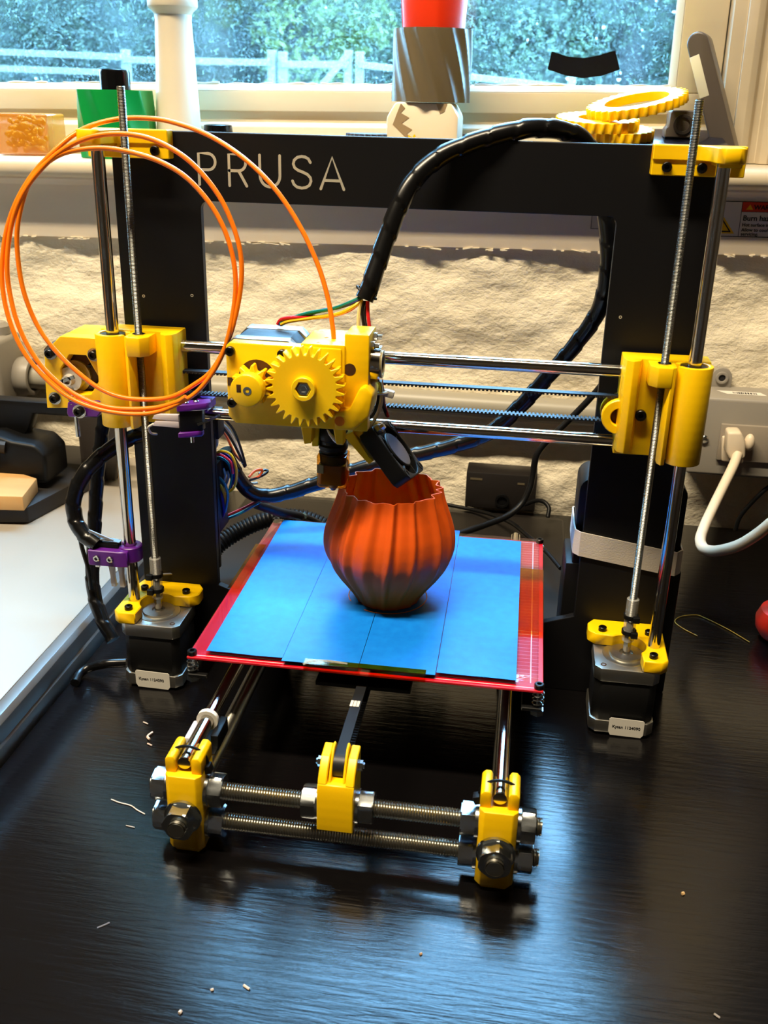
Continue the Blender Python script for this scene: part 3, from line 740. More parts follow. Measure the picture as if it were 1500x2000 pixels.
# ---- extruder
EP = MB()
EP.prism([(-92.5, 214), (-88, 209.5), (-8, 209.5), (-8, 222), (-24, 224), (-24, 258), (-90, 258.5), (-92.5, 256)], 'y', -75, -66)
EXT = EP.build('extruder_plate', 'yellow', PR, bevel=0.7, segs=2)
MB().prism([(-48, -74), (-22, -74), (-22, -40), (-27, -33), (-43, -33), (-48, -38)], 'z', 210, 260).build('extruder_block', 'yellow', EXT, bevel=0.8, segs=2)
o = MB().prism(circle((0, 0), 1, 6), 'z', 0, 1)
fm = MB()
for q in ((-36.5, -55.1), (-43.1, -38.0), (-38.5, -69.4)): fm.ring((q[0], q[1], 260.0), (q[0], q[1], 260.15), 1.5, 0.5, 12)
fm.build('guide_hole', 'orange_patch', EXT)
EM = MB().prism([(-74 + p[0], 238 + p[1]) for p in chamf(0, 0, 20.6, 5)], 'y', -57, -36).build('stepper_motor', 'motor_black', PR, bevel=0.4)
MB().prism([(-74 + p[0], 238 + p[1]) for p in chamf(0, 0, 21.1, 4.5)], 'y', -66, -57).build('end_bell', 'alu', EM, bevel=0.6)
MB().prism([(-74 + p[0], 238 + p[1]) for p in chamf(0, 0, 21.1, 4.5)], 'y', -36, -25).build('end_bell', 'alu', EM, bevel=0.6)
for q in ((-89.5, 253.5), (-89.5, 222.5), (-58.5, 253.5)): cap_screw((q[0], -75, q[1]), (0, -1, 0), EXT, 2.8, 2.8)
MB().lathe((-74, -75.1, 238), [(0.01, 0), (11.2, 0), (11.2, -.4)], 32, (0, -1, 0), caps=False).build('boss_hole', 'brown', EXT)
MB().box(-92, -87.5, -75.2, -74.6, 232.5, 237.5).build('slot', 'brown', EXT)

def gear_outline(c, ro, ri, n, rot=0):
    pts = []
    for i in range(n):
        for f, r in ((-.38, ri), (-.10, ro), (.08, ro), (.34, ri)):
            a = rot + 2 * math.pi * (i + f) / n; pts.append((c[0] + r * math.cos(a), c[1] + r * math.sin(a)))
    return pts
GC = (-43.6, 236.6)
LG = MB().prism(gear_outline(GC, 23.6, 19.0, 28, .1), 'y', -84.5, -77.5).build('large_gear', 'yellow_gear', PR, bevel=0.35, segs=1)
MB().prism(circle(GC, 7.0, 24), 'y', -88.5, -84.0, hole=[(GC[0] + 4.7 * math.cos(2 * math.pi * i / 24) * (math.cos(math.pi / 6) / math.cos((2 * math.pi * i / 24) % (math.pi / 3) - math.pi / 6)), GC[1] + 4.7 * math.sin(2 * math.pi * i / 24) * (math.cos(math.pi / 6) / math.cos((2 * math.pi * i / 24) % (math.pi / 3) - math.pi / 6))) for i in range(24)]).build('hub', 'yellow_gear', LG, bevel=0.3, segs=1)
MB().lathe((GC[0], -84.5, GC[1]), [(4.2, 0), (4.2, 2.6), (3.8, 3.0), (2.2, 3.0), (1.6, 2.2), (.01, 2.2)], 6, (0, -1, 0), caps=False).build('hex_bolt', 'zincnut', LG, ang=25)
SC = (-75.3, 235.6)
SG = MB().prism(gear_outline(SC, 12.2, 8.2, 10, .25), 'y', -84, -77).build('small_gear', 'yellow_gear', PR, bevel=0.35, segs=1)
MB().prism(circle((SC[0] - .6, SC[1] - .8), 9.6, 28), 'y', -93, -84).build('hub', 'yellow_gear', SG, bevel=0.8, segs=2)
MB().ring((SC[0] + .2, -93.15, SC[1] - .6), (SC[0] + .2, -92.6, SC[1] - .6), 2.5, 1.1, 16).build('shaft_end', 'zincnut', SG)
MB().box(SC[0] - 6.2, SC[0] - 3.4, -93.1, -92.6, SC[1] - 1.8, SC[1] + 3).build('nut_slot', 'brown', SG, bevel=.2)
# idler arm with its hole and bearing, spring bolts, lower hinge block
arm = [(-22.5, 222), (-8.2, 222), (-8.2, 266.5), (-22.5, 266.5)]
IA = MB().prism(arm, 'y', -73, -48).build('idler_arm', 'yellow', EXT, bevel=0.7, segs=2)
q = (-19.3, 245.9)
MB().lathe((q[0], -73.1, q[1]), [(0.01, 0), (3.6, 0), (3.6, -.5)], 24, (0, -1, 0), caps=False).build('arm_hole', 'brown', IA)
MB().ring((-8, -60, 247), (-2.5, -60, 247), 11, 5, 28).build('idler_bearing', 'rod', IA)
MB().ring((-3, -60, 247), (-1.6, -60, 247), 8.2, 6.2, 28).build('bearing_seal', W['cream'], IA)
for y, z in ((-56, 262), (-66, 259)):
    MB().lathe((-8.2, y, z), [(2.8, 0), (2.8, 2.2), (1.5, 2.4), (1.5, 5)], 6, (1, 0, 0)).build('spring_bolt', 'zincnut', IA, ang=25)
hg = [(-27.0, 210.3), (-15.4, 211.1), (-6.7, 219.8), (-4.5, 233.0), (-8.8, 238.2), (-12.7, 236.1), (-18.6, 223.4), (-27.1, 222.2)]
HB = MB().prism(hg, 'y', -79, -54).build('hinge_block', 'yellow', EXT, bevel=1.6, segs=2)
q = (-24.0, 216.2)
MB().lathe((q[0], -79.1, q[1]), [(0.01, 0), (3.0, 0), (3.0, -.3)], 20, (0, -1, 0), caps=False).build('hinge_pin', 'orange_patch', HB)
for a in ((660, 836, 664, 872, 676, 872, 672, 836), (585, 832, 594, 866, 606, 866, 606, 832)): pass
lg = MB().prism([(-29.8, 210.1), (-27.8, 198.7), (-23.2, 198.4), (-23.2, 210.6)], 'y', -70, -62)
lg.prism([(-52.0, 206.8), (-49.6, 193.8), (-45.1, 194.8), (-44.4, 207.3)], 'y', -60, -46)
lg.prism([(-47.2, 203.4), (-47.0, 189.3), (-42.7, 189.6), (-42.0, 203.7)], 'y', -50, -40)
lg.build('support_lug', 'yellow', EXT, bevel=0.5, segs=1)
# cable tie holding the wires against the hinge
# ---- hot end
hc = (-34.4, -44.0, 185.5)
HX, HY = hc[0], hc[1]
HE = MB().lathe((HX, HY, 176), [(8.2, 0), (8.6, 6), (9.2, 9), (8.2, 9.6), (8.2, 11), (9.2, 11.6), (9.4, 14), (8.4, 15), (8.4, 17), (9.3, 18), (9.3, 30), (7, 36)], 24).build('hot_end', 'black', PR, ang=30)
MB().prism(chamf(HX, HY, 8.6, 2.2), 'z', 165, 178).build('heater_block', mat('tarnished_brass', (120, 92, 52), 0.4, metal=0.7), HE, bevel=0.6)
MB().prism(chamf(HX, HY, 9.3, 2.6), 'z', 163.5, 184).build('amber_wrap', 'kapton', HE, bevel=0.5)
MB().prism([(HX - 8.6, 173.5), (HX - 4.5, 173), (HX - 4.5, 178.5), (HX - 8.6, 179)], 'y', HY - 9.7, HY - 9.4).build('pale_patch', mat('woven_glass_tape', (150, 134, 88), 0.6), HE)
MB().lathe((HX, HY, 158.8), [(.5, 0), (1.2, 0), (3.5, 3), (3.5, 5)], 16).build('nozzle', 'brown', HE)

# ---- fan hanging on an angled strut
FN = Vector((0.7541, 0.0062, 0.6567)); FU = Vector((0.6416, -0.2200, -0.7348)); FVv = FN.cross(FU).normalized(); FU = FVv.cross(FN).normalized()
fc = Vector((6.9, -42.0, 189.2))
def FP(u, v, n): return fc + FU * u + FVv * v + FN * n
fb = MB(); hw = 20
N_ = 40
def sq(i):
    a = 2 * math.pi * (i + .5) / N_; k = hw / max(abs(math.cos(a)), abs(math.sin(a))); r = min(k, hw * 1.30)
    return r * math.cos(a), r * math.sin(a)
o_ = [sq(i) for i in range(N_)]; i_ = [(18.6 * math.cos(2 * math.pi * (i + .5) / N_), 18.6 * math.sin(2 * math.pi * (i + .5) / N_)) for i in range(N_)]
vs = [FP(*p, 0) for p in o_] + [FP(*p, -11) for p in o_] + [FP(*p, 0) for p in i_] + [FP(*p, -11) for p in i_]; fs = []
for i in range(N_):
    j = (i + 1) % N_; n = N_
    fs += [(i, i + n, j + n, j), (2 * n + i, 2 * n + j, 3 * n + j, 3 * n + i), (i, j, 2 * n + j, 2 * n + i), (i + n, 3 * n + i, 3 * n + j, j + n)]
FAN = fb.add(vs, fs).build('cooling_fan', 'black', PR, bevel=0.5, segs=1)
ro = MB().lathe(fc - FN * 10, [(12.6, 0), (12.6, 9), (12.0, 9.6), (.01, 9.6)], 32, FN, caps=False).build('rotor', 'black', FAN, ang=30)
MB().lathe(fc - FN * .35, [(11.6, 0), (11.6, .1), (.01, .1)], 32, FN, caps=False).build('rotor_label', mat('slate_blue_sticker', (58, 66, 84), 0.35), FAN)
for k in range(7):
    a = 2 * math.pi * k / 7; c = Vector((math.cos(a), math.sin(a)))
    p = FP(c.x * 15.3, c.y * 15.3, -5); u = (FU * c.x + FVv * c.y); w = (FU * -c.y + FVv * c.x)
    MB().obox(p, u, (w + FN * .9), FN.cross(u), 3.0, 5.5, .5).build('blade', 'black', FAN)
for su, sv in ((1, 1), (1, -1), (-1, 1), (-1, -1)):
    MB().ring(FP(16 * su, 16 * sv, -.5), FP(16 * su, 16 * sv, .4), 3.0, 1.8, 16).build('corner_ring', 'black', FAN)
sp = FP(-16, -15, .4)
MB().lathe(sp, [(3.4, 0), (3.4, 2.6), (2.2, 3.2), (2.0, 5.2), (.01, 5.4)], 6, FN).build('fan_nut', 'zincnut', FAN, ang=25)
st = MB().prism([(-26.5, 198.2), (-20.8, 201.2), (-10.3, 185.9), (-7.3, 183.4), (-10.2, 180.9), (-12.1, 182.4)], 'y', -52, -40)
st.prism([(-21.4, 199.9), (-15.9, 196.2), (-13.7, 203.0), (-18.3, 205.4)], 'y', -50, -42)
st.build('fan_strut', 'yellow', PR, bevel=0.4, segs=1)

# ---- heated bed
BX, BY0, BY1 = -1.2, -127.5, 86.5
BED = MB().box(BX - 107, BX + 107, BY0, BY1, 75.0, 76.6).build('heated_bed', 'pcb', PR, bevel=0.3, segs=1)
M['bedglass'] = clear_glass('bed_glass', (0.93, 0.93, 0.98), rough=0.02)
MB().box(BX - 105.5, BX + 103.8, BY0 + 4.5, BY1 - 2.0, 76.8, 79.6).build('glass_plate', M['bedglass'], BED, bevel=0.25, segs=1)
silk = MB()
silk.box(98.0, 98.7, BY0 + 8, BY1 - 2, 76.6, 76.68); silk.box(BX - 103, BX + 103, BY0 + 2.6, BY0 + 3.1, 76.6, 76.68); silk.box(BX - 103, BX + 103, BY1 - 3.4, BY1 - 2.9, 76.6, 76.68)
silk.obox((92.5, BY0 + 12, 76.64), (1, .62, 0), (-.62, 1, 0), (0, 0, 1), 6, .25, .04); silk.obox((93, BY0 + 16, 76.64), (1, 0, 0), (0, 1, 0), (0, 0, 1), 5, .25, .04)
for k in range(46): silk.box(89.5, 103, BY0 + 14 + k * 4.3, BY0 + 14.14 + k * 4.3, 76.6, 76.63)
silk.build('silkscreen_lines', 'silk', BED)
strips = [((-97.0, -49.8), (-99.0, -51.5), -123.5, 82.5), ((-49.6, -3.3), (-51.2, -4.2), -126.5, 84.0), ((-3.0, 42.6), (-3.6, 41.0), -126.0, 88.5), ((43.0, 89.8), (41.4, 89.0), -123.0, 77.5)]
for (a, b), (c, d), y0, y1 in strips:
    mb = MB(); nn = 14; rr = random.Random(int(a * 10)); vs = []
    for k in range(nn + 1):
        t = k / nn; x0 = a + (c - a) * t; x1 = b + (d - b) * t; y = y0 + (y1 - y0) * t
        j0 = rr.uniform(-.4, .4) if k in (0, nn) else 0
        vs += [(x0, y, 79.62), (x0 * .67 + x1 * .33, y + j0, 79.62), (x0 * .33 + x1 * .67, y - j0, 79.62), (x1, y + j0, 79.62)]
        vs += [(p[0], p[1], 79.82) for p in vs[-4:]]
    fs = []
    for k in range(nn):
        o0, o1 = 8 * k, 8 * k + 8
        for i in range(3): fs += [(o0 + 4 + i, o0 + 5 + i, o1 + 5 + i, o1 + 4 + i), (o0 + i, o1 + i, o1 + 1 + i, o0 + 1 + i)]
        fs += [(o0, o0 + 4, o1 + 4, o1), (o0 + 3, o1 + 3, o1 + 7, o0 + 7)]
    for o0 in (0, 8 * nn):
        for i in range(3): fs.append((o0 + i, o0 + i + 1, o0 + i + 5, o0 + i + 4))
    t = mb.add(vs, fs).build('masking_tape_strip', 'bluetape', BED, ang=60)
kt = MB().box(-36, 37, BY0 + .0, -121.5, 79.85, 79.95).box(-36, 37, BY0 - .3, BY0 - .1, 75, 79.9)
kt.build('amber_tape', 'kapton', BED)
MB().box(-108.6, -100.5, -40, 34, 79.65, 79.75).build('amber_tape', 'kapton', BED)
MB().box(89.4, 106.0, -62, 30, 79.65, 79.75).build('amber_tape', 'kapton', BED)
MB().tube(smooth([(-36, BY0 - 1, 80), (-30, BY0 + 1.5, 81.5), (-20, BY0 + 3.2, 81.2), (-10, BY0 + 3.6, 80.2)], 5), .7, 6).build('curled_tape_edge', 'clear', BED)
for sx in (-1, 1):
    for yy in (-124.2, 85.2):
        x = BX + sx * 104.5
        MB().lathe((x, yy, 76.7), [(2.9, 0), (2.9, 2.6), (2.5, 3.0), (1.5, 3.0), (1.4, 1.4), (.01, 1.4)], 16, caps=False).build('corner_bolt', 'screw', BED, ang=30)
        MB().cyl((x, yy, 60), (x, yy, 75), 1.4, 10).build('bolt_shank', 'zincnut', BED)
        MB().tube([(x + 3.2 * math.cos(a), yy + 3.2 * math.sin(a), 65 + a * 0.44) for a in [k * .4 for k in range(57)]], .45, 6).build('bed_spring', 'zincnut', BED)
        MB().lathe((x, yy, 59.5), [(4.2, 0), (4.2, 3)], 6).build('bed_nut', 'zincnut', BED, ang=20)
YC = MB().box(-106, 104, -30, 30, 62, 65).box(-30, 28, -122, 84, 62, 65).box(-108, -96, -128, 88, 62.5, 65).box(94, 106, -128, 88, 62.5, 65).build('bed_carriage', 'black', PR, bevel=0.4, segs=1)
for s, ys in ((-1, (-40, 40)), (1, (0,))):
    for y in ys: MB().ring((s * YX, y - 12, YZ), (s * YX, y + 12, YZ), 7.5, 4.1, 20).build('linear_bearing', 'rod', YC)

# ---- y axis: corner blocks, threaded tie rods, idler, belt
for s in (-1, 1):
    x = s * YX
    pr = [(-10.2, -208), (-8, -209.5), (8, -209.5), (10.2, -208), (10.2, -186), (-10.2, -186)]
    blk = MB()
    blk.prism([(x + p[0], p[1]) for p in [(-7.5, -209), (7.5, -209), (10.2, -206), (10.2, -186), (-10.2, -186), (-10.2, -206)]], 'z', 4, 52)
    blk.prism([(x - 10.2, 4.02), (x - 6.5, 0), (x + 6.5, 0), (x + 10.2, 4.02)], 'y', -206, -186)
    # fork that carries the smooth rod
    blk.prism([(x - 10.2, 51.9), (x - 10.2, 60), (x - 8.4, 62), (x - 5.4, 62), (x - 4.3, 60), (x - 4.3, 51.9)], 'y', -205, -186)
    blk.prism([(x + 10.2, 51.9), (x + 10.2, 60), (x + 8.4, 62), (x + 5.4, 62), (x + 4.3, 60), (x + 4.3, 51.9)], 'y', -205, -186)
    c = blk.build('corner_block', 'yellow', PR, bevel=0.7, segs=2)
    MB().tube([(x + 10.9 * math.cos(a), -196.5, 54.5 + (9.0 if math.sin(a) > 0 else 4) * math.sin(a)) for a in [2 * math.pi * k / 28 for k in range(28)]], 0.8, 6, closed=True, ).build('cable_tie', 'black', c)
    MB().obox((x + (11.5 if s < 0 else -11.8), -197.5, 51.5), (1, 0, .3), (0, 1, 0), (-.3, 0, 1), 1.9, 2.6, 2.4).build('tie_head', 'black', c, bevel=.4)
    for z in (37.0, 16.4):
        hex_nut((x - 12.0, -197, z), (-1, 0, 0), c, 16.8, 7.8, washer=9.6, rot=.3 + z * .1)
        hex_nut((x + 12.0, -197, z), (1, 0, 0), c, 16.8, 7.8, washer=9.6, rot=.1 + z * .13)
    hex_nut((x, -211, 27), (0, -1, 0), c, 16.6, 7.8, washer=10.4, rot=.2 + s * .2)
    hex_nut((x, -184, 27), (0, 1, 0), c, 16.6, 7.8, washer=10.4)
    MB().thread((x, -221.5, 27), (x, 150, 27), 5.0, 1.5, 14).build('tie_rod', 'zinc', PR, ang=60)
for z in (37.0, 16.4):
    MB().thread((-106.5, -197, z), (108, -197, z), 5.0, 1.5, 16).build('cross_rod', 'zinc', PR, ang=60)
idp = [(-208.5, 28), (-208.5, 50), (-206, 58), (-198, 63), (-192, 69), (-184, 69), (-184, 28)]
ib = MB().prism(idp, 'x', -11, 8.6)
# belt slot: two thin cheeks between outer cheeks, modelled as separate walls above the slot floor
ID = MB().prism([(-208.5, 27.5), (-208.5, 50), (-206.5, 56), (-184, 56), (-184, 27.5)], 'x', -11, 8.6)
for a, b in ((-11, -6.2), (3.8, 8.6)): ID.prism([(-206.5, 55.9), (-203, 61), (-196, 67), (-185, 68), (-185, 55.9)], 'x', a, b)
for a, b in ((-5.6, -4.3), (2.0, 3.3)): ID.prism([(-204.5, 55.9), (-199, 64), (-193, 70.5), (-188, 71), (-185, 68), (-185, 55.9)], 'x', a, b)
IDo = ID.build('belt_idler', 'yellow', PR, bevel=0.5, segs=1)
MB().cyl((-4.2, -193, 60), (1.9, -193, 60), 6.0, 24).build('idler_wheel', 'rod', IDo)
for xx, d in ((-11, -1), (8.6, 1)):
    MB().lathe((xx, -192, 60), [(2.9, 0), (2.9, 2.4), (1.6, 2.6), (1.6, 3.4)], 6, (d, 0, 0)).build('axle_nut', 'zincnut', IDo, ang=25)
    hex_nut((xx + d * 1.9, -197, 37), (d, 0, 0), IDo, 16.8, 7.8, washer=9.6, rot=.4)
yb = MB()
belt_run(yb, (-1.1, -193, 66.5), (-1.1, 20, 66.0), (0, 0, -1), 6, 1.0, 2.5, .8)
belt_run(yb, (-1.1, -193, 53.5), (-1.1, 120, 53.5), (0, 0, 1), 6, 1.0, 2.5, .8)
yb.strip([(-1.1, -193 - 6.1 * math.sin(a), 60 - 6.1 * math.cos(a)) for a in [math.pi * k / 10 for k in range(11)]], [(0, -math.sin(a), -math.cos(a)) for a in [math.pi * k / 10 for k in range(11)]], (1, 0, 0), 3, .9)
YB = yb.build('drive_belt', 'belt', PR, ang=30)
for k in (-1, 0, 1): MB().box(-1.9 + k * 1.9 - .5, -1.9 + k * 1.9 + 1.1, -148, -142, 67.1, 67.3).build('belt_print', 'label', YB)
# white clip and end stop on the left bed rod
ce = MB().ring((-YX, -163, YZ), (-YX, -160, YZ), 6.4, 4.05, 20).build('rod_clip', 'whitepl', PR)
MB().box(-YX - 9, -YX - 3.5, -178, -160, 44, 55).build('clip_body', mat('frosted_plastic', (190, 186, 200), 0.35), ce, bevel=1)
MB().box(-YX + 4.6, -YX + 9, -172, -152, 44, 54).build('switch_body', 'black', ce, bevel=.5)
MB().box(-YX + 5.5, -YX + 8.5, -178, -172, 45, 46).build('switch_tab', 'zincnut', ce)

# ---- wiring on the printer
wrapped('cable_harness', [(-16.6, -40.0, 280.5), (-13.9, -38.0, 287.8), (-9.3, -32.0, 303.6), (-4.6, -27.0, 318.8), (1.3, -22.0, 335.1), (8.9, -16.0, 348.4), (22.3, -9.0, 360.4), (42.4, -2.0, 369.2), (62.9, 3.0, 375.0), (77.6, 8.0, 377.2), (92.8, 15.0, 375.8), (105.8, 26.0, 370.3), (116.5, 34.0, 354.0), (125.1, 36.0, 323.6), (129.3, 38.0, 294.9), (127.1, 42.0, 267.7), (115.7, 48.0, 243.7), (97.5, 54.0, 216.2), (78.9, 58.0, 191.0), (59.4, 60.0, 170.8), (32.2, 62.0, 157.7), (-1.5, 62.0, 146.9), (-35.5, 60.0, 135.8), (-62.4, 58.0, 124.6), (-88.6, 52.0, 115.8), (-104.9, 46.0, 114.3), (-116.1, 40.0, 121.1), (-124.3, 34.0, 138.8), (-129.0, 30.0, 153.7)], 5.4, PR)
HT = MB().tube([Vector((-15.6, -39.0, 284.3)) + Vector((6.4 * math.cos(a) * .9, 6.4 * math.sin(a) * .5, -3.4 * math.cos(a))) for a in [2 * math.pi * k / 16 for k in range(16)]], .8, 6, closed=True).build('cable_tie', 'black', PR)
for c, pts in (('green', [(-70.2, -33.0, 261.8), (-66.0, -33.0, 264.3), (-52.4, -36.0, 269.6), (-35.8, -40.0, 274.0), (-23.2, -41.0, 279.4), (-18.5, -40.0, 281.9)]), ('blue', [(-70.5, -33.0, 261.2), (-62.5, -34.0, 264.3), (-46.1, -36.0, 270.9), (-32.7, -40.0, 274.8), (-22.6, -41.0, 278.8), (-17.8, -40.0, 281.6)]),
               ('yellow', [(-69.3, -34.0, 261.4), (-63.9, -35.0, 263.8), (-49.0, -37.0, 267.2), (-32.5, -41.0, 271.3), (-23.0, -42.0, 276.3), (-18.4, -40.0, 280.1)]), ('red', [(-71.8, -33.0, 261.1), (-69.2, -33.0, 264.4), (-60.6, -35.0, 266.5), (-39.5, -37.0, 268.6), (-26.4, -40.0, 273.3), (-18.4, -40.0, 279.5)]),
               ('cream', [(-18.4, -40.0, 280.4), (-19.5, -42.0, 273.1), (-19.1, -44.0, 262.8), (-15.1, -46.0, 249.4), (-7.4, -48.0, 239.4), (-3.8, -50.0, 227.4), (-5.1, -48.0, 215.5), (-11.5, -44.0, 202.3), (-18.8, -42.0, 194.1)]),
               ('black', [(-16.6, -40.0, 279.6), (-17.4, -42.0, 272.6), (-15.0, -44.0, 261.4), (-10.8, -46.0, 249.7), (-5.8, -48.0, 236.3), (-3.4, -48.0, 226.9), (-3.3, -45.0, 218.0), (-1.0, -42.0, 210.0)]),
               ('red', [(-14.7, -40.0, 279.6), (-14.0, -42.0, 271.8), (-11.9, -44.0, 261.6), (-7.6, -46.0, 249.9), (-4.7, -47.0, 234.5), (-3.3, -46.0, 224.7), (-2.8, -44.0, 217.7), (-0.4, -42.0, 209.4)]),
               ('black', [(-16.3, -38.0, 279.2), (-16.7, -38.0, 267.8), (-13.4, -38.0, 255.5), (-9.4, -40.0, 243.6), (-6.6, -42.0, 229.9), (-7.0, -42.0, 218.5), (-10.0, -42.0, 210.1), (-17.7, -40.0, 202.3)]),
               ('white', [(-36.5, -52.0, 202.1), (-33.7, -53.0, 198.0), (-30.5, -53.0, 194.9), (-28.7, -52.0, 198.7)])):
    cable('wire', pts, 1.15, W[c], PR, 7)
tie = Vector((-6.4, -47.0, 226.4))
t = MB().tube([tie + Vector((6.5 * math.cos(a), 4.5 * math.sin(a), .3 * math.cos(a))) for a in [2 * math.pi * k / 16 for k in range(16)]], .9, 6, closed=True).build('cable_tie', 'whitepl', PR)
MB().obox(Vector((0.6, -47.0, 225.6)), (1, 0, -.2), (0, 1, 0), (.2, 0, 1), 3, 2, 2.2).build('tie_head', 'whitepl', t, bevel=.6)

# electronics behind the left leg
EB = MB().box(-168, -129, 9, 12, 70, 196).build('control_board', 'black', PR)
MB().box(-146, -129, 12, 34, 96, 150).build('connector_block', 'black', EB, bevel=.6)
MB().box(-146, -127, 12, 26, 168, 188).build('connector_block', 'black', EB, bevel=.6)
loops = [('yellow', [(-136.6, 22.0, 151.2), (-128.1, 20.0, 156.7), (-120.7, 20.0, 153.8), (-118.0, 22.0, 141.6), (-120.5, 24.0, 128.8), (-128.4, 26.0, 121.0)]), ('blue', [(-137.3, 24.0, 149.7), (-127.7, 22.0, 154.5), (-120.4, 22.0, 148.5), (-120.3, 24.0, 136.8), (-124.3, 26.0, 125.8)]),
         ('pink', [(-135.9, 20.0, 152.7), (-129.0, 20.0, 154.0), (-121.7, 20.0, 149.1), (-120.7, 22.0, 139.5)]), ('teal', [(-137.3, 24.0, 148.5), (-129.8, 22.0, 150.9), (-123.8, 22.0, 147.0), (-122.2, 24.0, 136.6), (-125.6, 26.0, 122.9)]),
         ('teal', [(-135.2, 18.0, 137.1), (-129.2, 16.0, 137.9), (-124.9, 16.0, 132.3), (-124.0, 18.0, 122.9), (-127.0, 20.0, 109.8)]), ('yellow', [(-136.0, 20.0, 133.1), (-130.1, 18.0, 132.3), (-126.6, 18.0, 124.7), (-126.8, 20.0, 115.9), (-132.5, 22.0, 104.4)]),
         ('pink', [(-134.7, 16.0, 133.1), (-130.8, 15.0, 129.5), (-130.3, 16.0, 122.4), (-133.9, 18.0, 114.1)]), ('blue', [(-134.6, 20.0, 130.0), (-129.6, 18.0, 126.4), (-127.7, 18.0, 116.6), (-128.6, 20.0, 107.6), (-136.0, 22.0, 95.9)]),
         ('red', [(-136.1, 22.0, 127.6), (-132.7, 20.0, 121.4), (-131.4, 20.0, 115.5), (-137.1, 22.0, 106.1)]),
         ('white', [(-136.3, 24.0, 171.3), (-132.0, 22.0, 169.6), (-131.5, 22.0, 162.0), (-133.2, 22.0, 158.0)]), ('white', [(-129.1, 26.0, 141.3), (-127.8, 26.0, 135.5), (-131.0, 28.0, 128.5)]), ('grey', [(-126.1, 26.0, 139.6), (-125.5, 26.0, 134.9), (-128.7, 28.0, 126.7)]),
         ('white', [(-131.1, 30.0, 175.9), (-125.1, 34.0, 166.3), (-120.1, 36.0, 152.3), (-118.0, 38.0, 141.9)]), ('orange', [(-132.1, 30.0, 170.5), (-128.3, 34.0, 163.3), (-123.3, 36.0, 150.1), (-119.4, 38.0, 143.7)]), ('black', [(-127.3, 30.0, 177.0), (-122.8, 34.0, 168.4), (-119.1, 38.0, 153.7), (-116.3, 40.0, 139.3)]),
         ('black', [(-129.2, 26.0, 174.2), (-124.1, 30.0, 163.7), (-119.6, 34.0, 151.0), (-117.1, 40.0, 138.4)]),
         ('red', [(-131.9, 30.0, 101.2), (-121.3, 40.0, 104.2), (-107.8, 46.0, 110.8)]), ('teal', [(-134.4, 30.0, 97.7), (-121.4, 40.0, 101.3), (-107.8, 46.0, 109.1)]),
         ('orange', [(-115.4, 44.0, 129.0), (-112.2, 50.0, 132.0), (-107.8, 54.0, 131.7), (-109.7, 52.0, 127.3), (-114.4, 46.0, 126.7)]), ('black', [(-114.7, 44.0, 126.6), (-108.7, 54.0, 126.7), (-105.1, 60.0, 128.5), (-107.8, 60.0, 129.5), (-110.2, 54.0, 128.2)]), ('white', [(-116.3, 44.0, 124.1), (-113.3, 50.0, 122.0), (-112.0, 54.0, 121.1)])]
for c, p in loops: cable('wire', p, 1.0, W[c], EB, 6, 6)
MB().tube(resample(smooth([(-169.3, 90.0, 18.4), (-166.5, 97.0, 31.0), (-161.9, 105.0, 42.0), (-145.9, 120.0, 51.0), (-121.6, 130.0, 59.7), (-96.0, 135.0, 59.8), (-73.8, 135.0, 53.1), (-55.1, 130.0, 46.4)], 10), 1.1), 8, 14, rfn=lambda s, t: 8.0 if (s % 3.3) < 1.8 else 7.0).build('corrugated_hose', 'black', PR, ang=30)
cable('wire', [(-115.0, 60.0, 100.9), (-102.0, 80.0, 87.4), (-88.0, 100.0, 75.9), (-77.4, 120.0, 61.5)], 3.6, 'black', PR, 8)
bt = [(-92.9, 94.0, 79.3), (-88.0, 100.0, 75.9), (-83.8, 108.0, 70.2)]
MB().tube(bt, 3.75, 8).build('cable_tag', mat('faded_tag', (104, 98, 70), .7), PR)

# left lower bundles
wrapped('cable_harness', [(-158.4, 16.0, 178.4), (-172.8, 8.0, 172.3), (-187.9, -2.0, 168.5), (-201.1, -12.0, 160.8), (-212.8, -22.0, 148.4), (-219.0, -28.0, 133.2), (-218.2, -32.0, 119.6), (-211.5, -36.0, 109.6), (-200.9, -38.0, 102.9)], 5.2, PR, 13)
wrapped('cable_harness', [(-221.7, 40.0, 175.4), (-225.2, 36.0, 152.7), (-227.0, 28.0, 127.2), (-227.5, 20.0, 101.5), (-227.3, 12.0, 79.9), (-226.1, 2.0, 59.3), (-221.8, -6.0, 42.4), (-213.3, -14.0, 28.1), (-203.8, -20.0, 17.3)], 5.0, PR, 16)
cable('wire', [(-219.3, -26.0, 120.9), (-220.6, -22.0, 95.6), (-220.1, -16.0, 72.6), (-222.3, -10.0, 52.9)], 1.6, 'black', PR)
cable('wire', [(-186.8, -40.0, 11.8), (-199.0, -44.0, 12.0), (-212.8, -42.0, 6.3), (-218.9, -48.0, 4.1), (-217.4, -60.0, 3.6)], 3.4, 'wrap', PR)
cable('wire', [(-184.8, 20.0, 63.1), (-170.9, 26.0, 61.6), (-154.0, 30.0, 62.1), (-141.2, 34.0, 60.5)], 4.2, 'wrap', PR)
cable('wire', [(-170.9, -6.0, 67.5), (-159.1, 4.0, 64.6), (-142.8, 14.0, 62.6)], .8, W['grey'], PR)

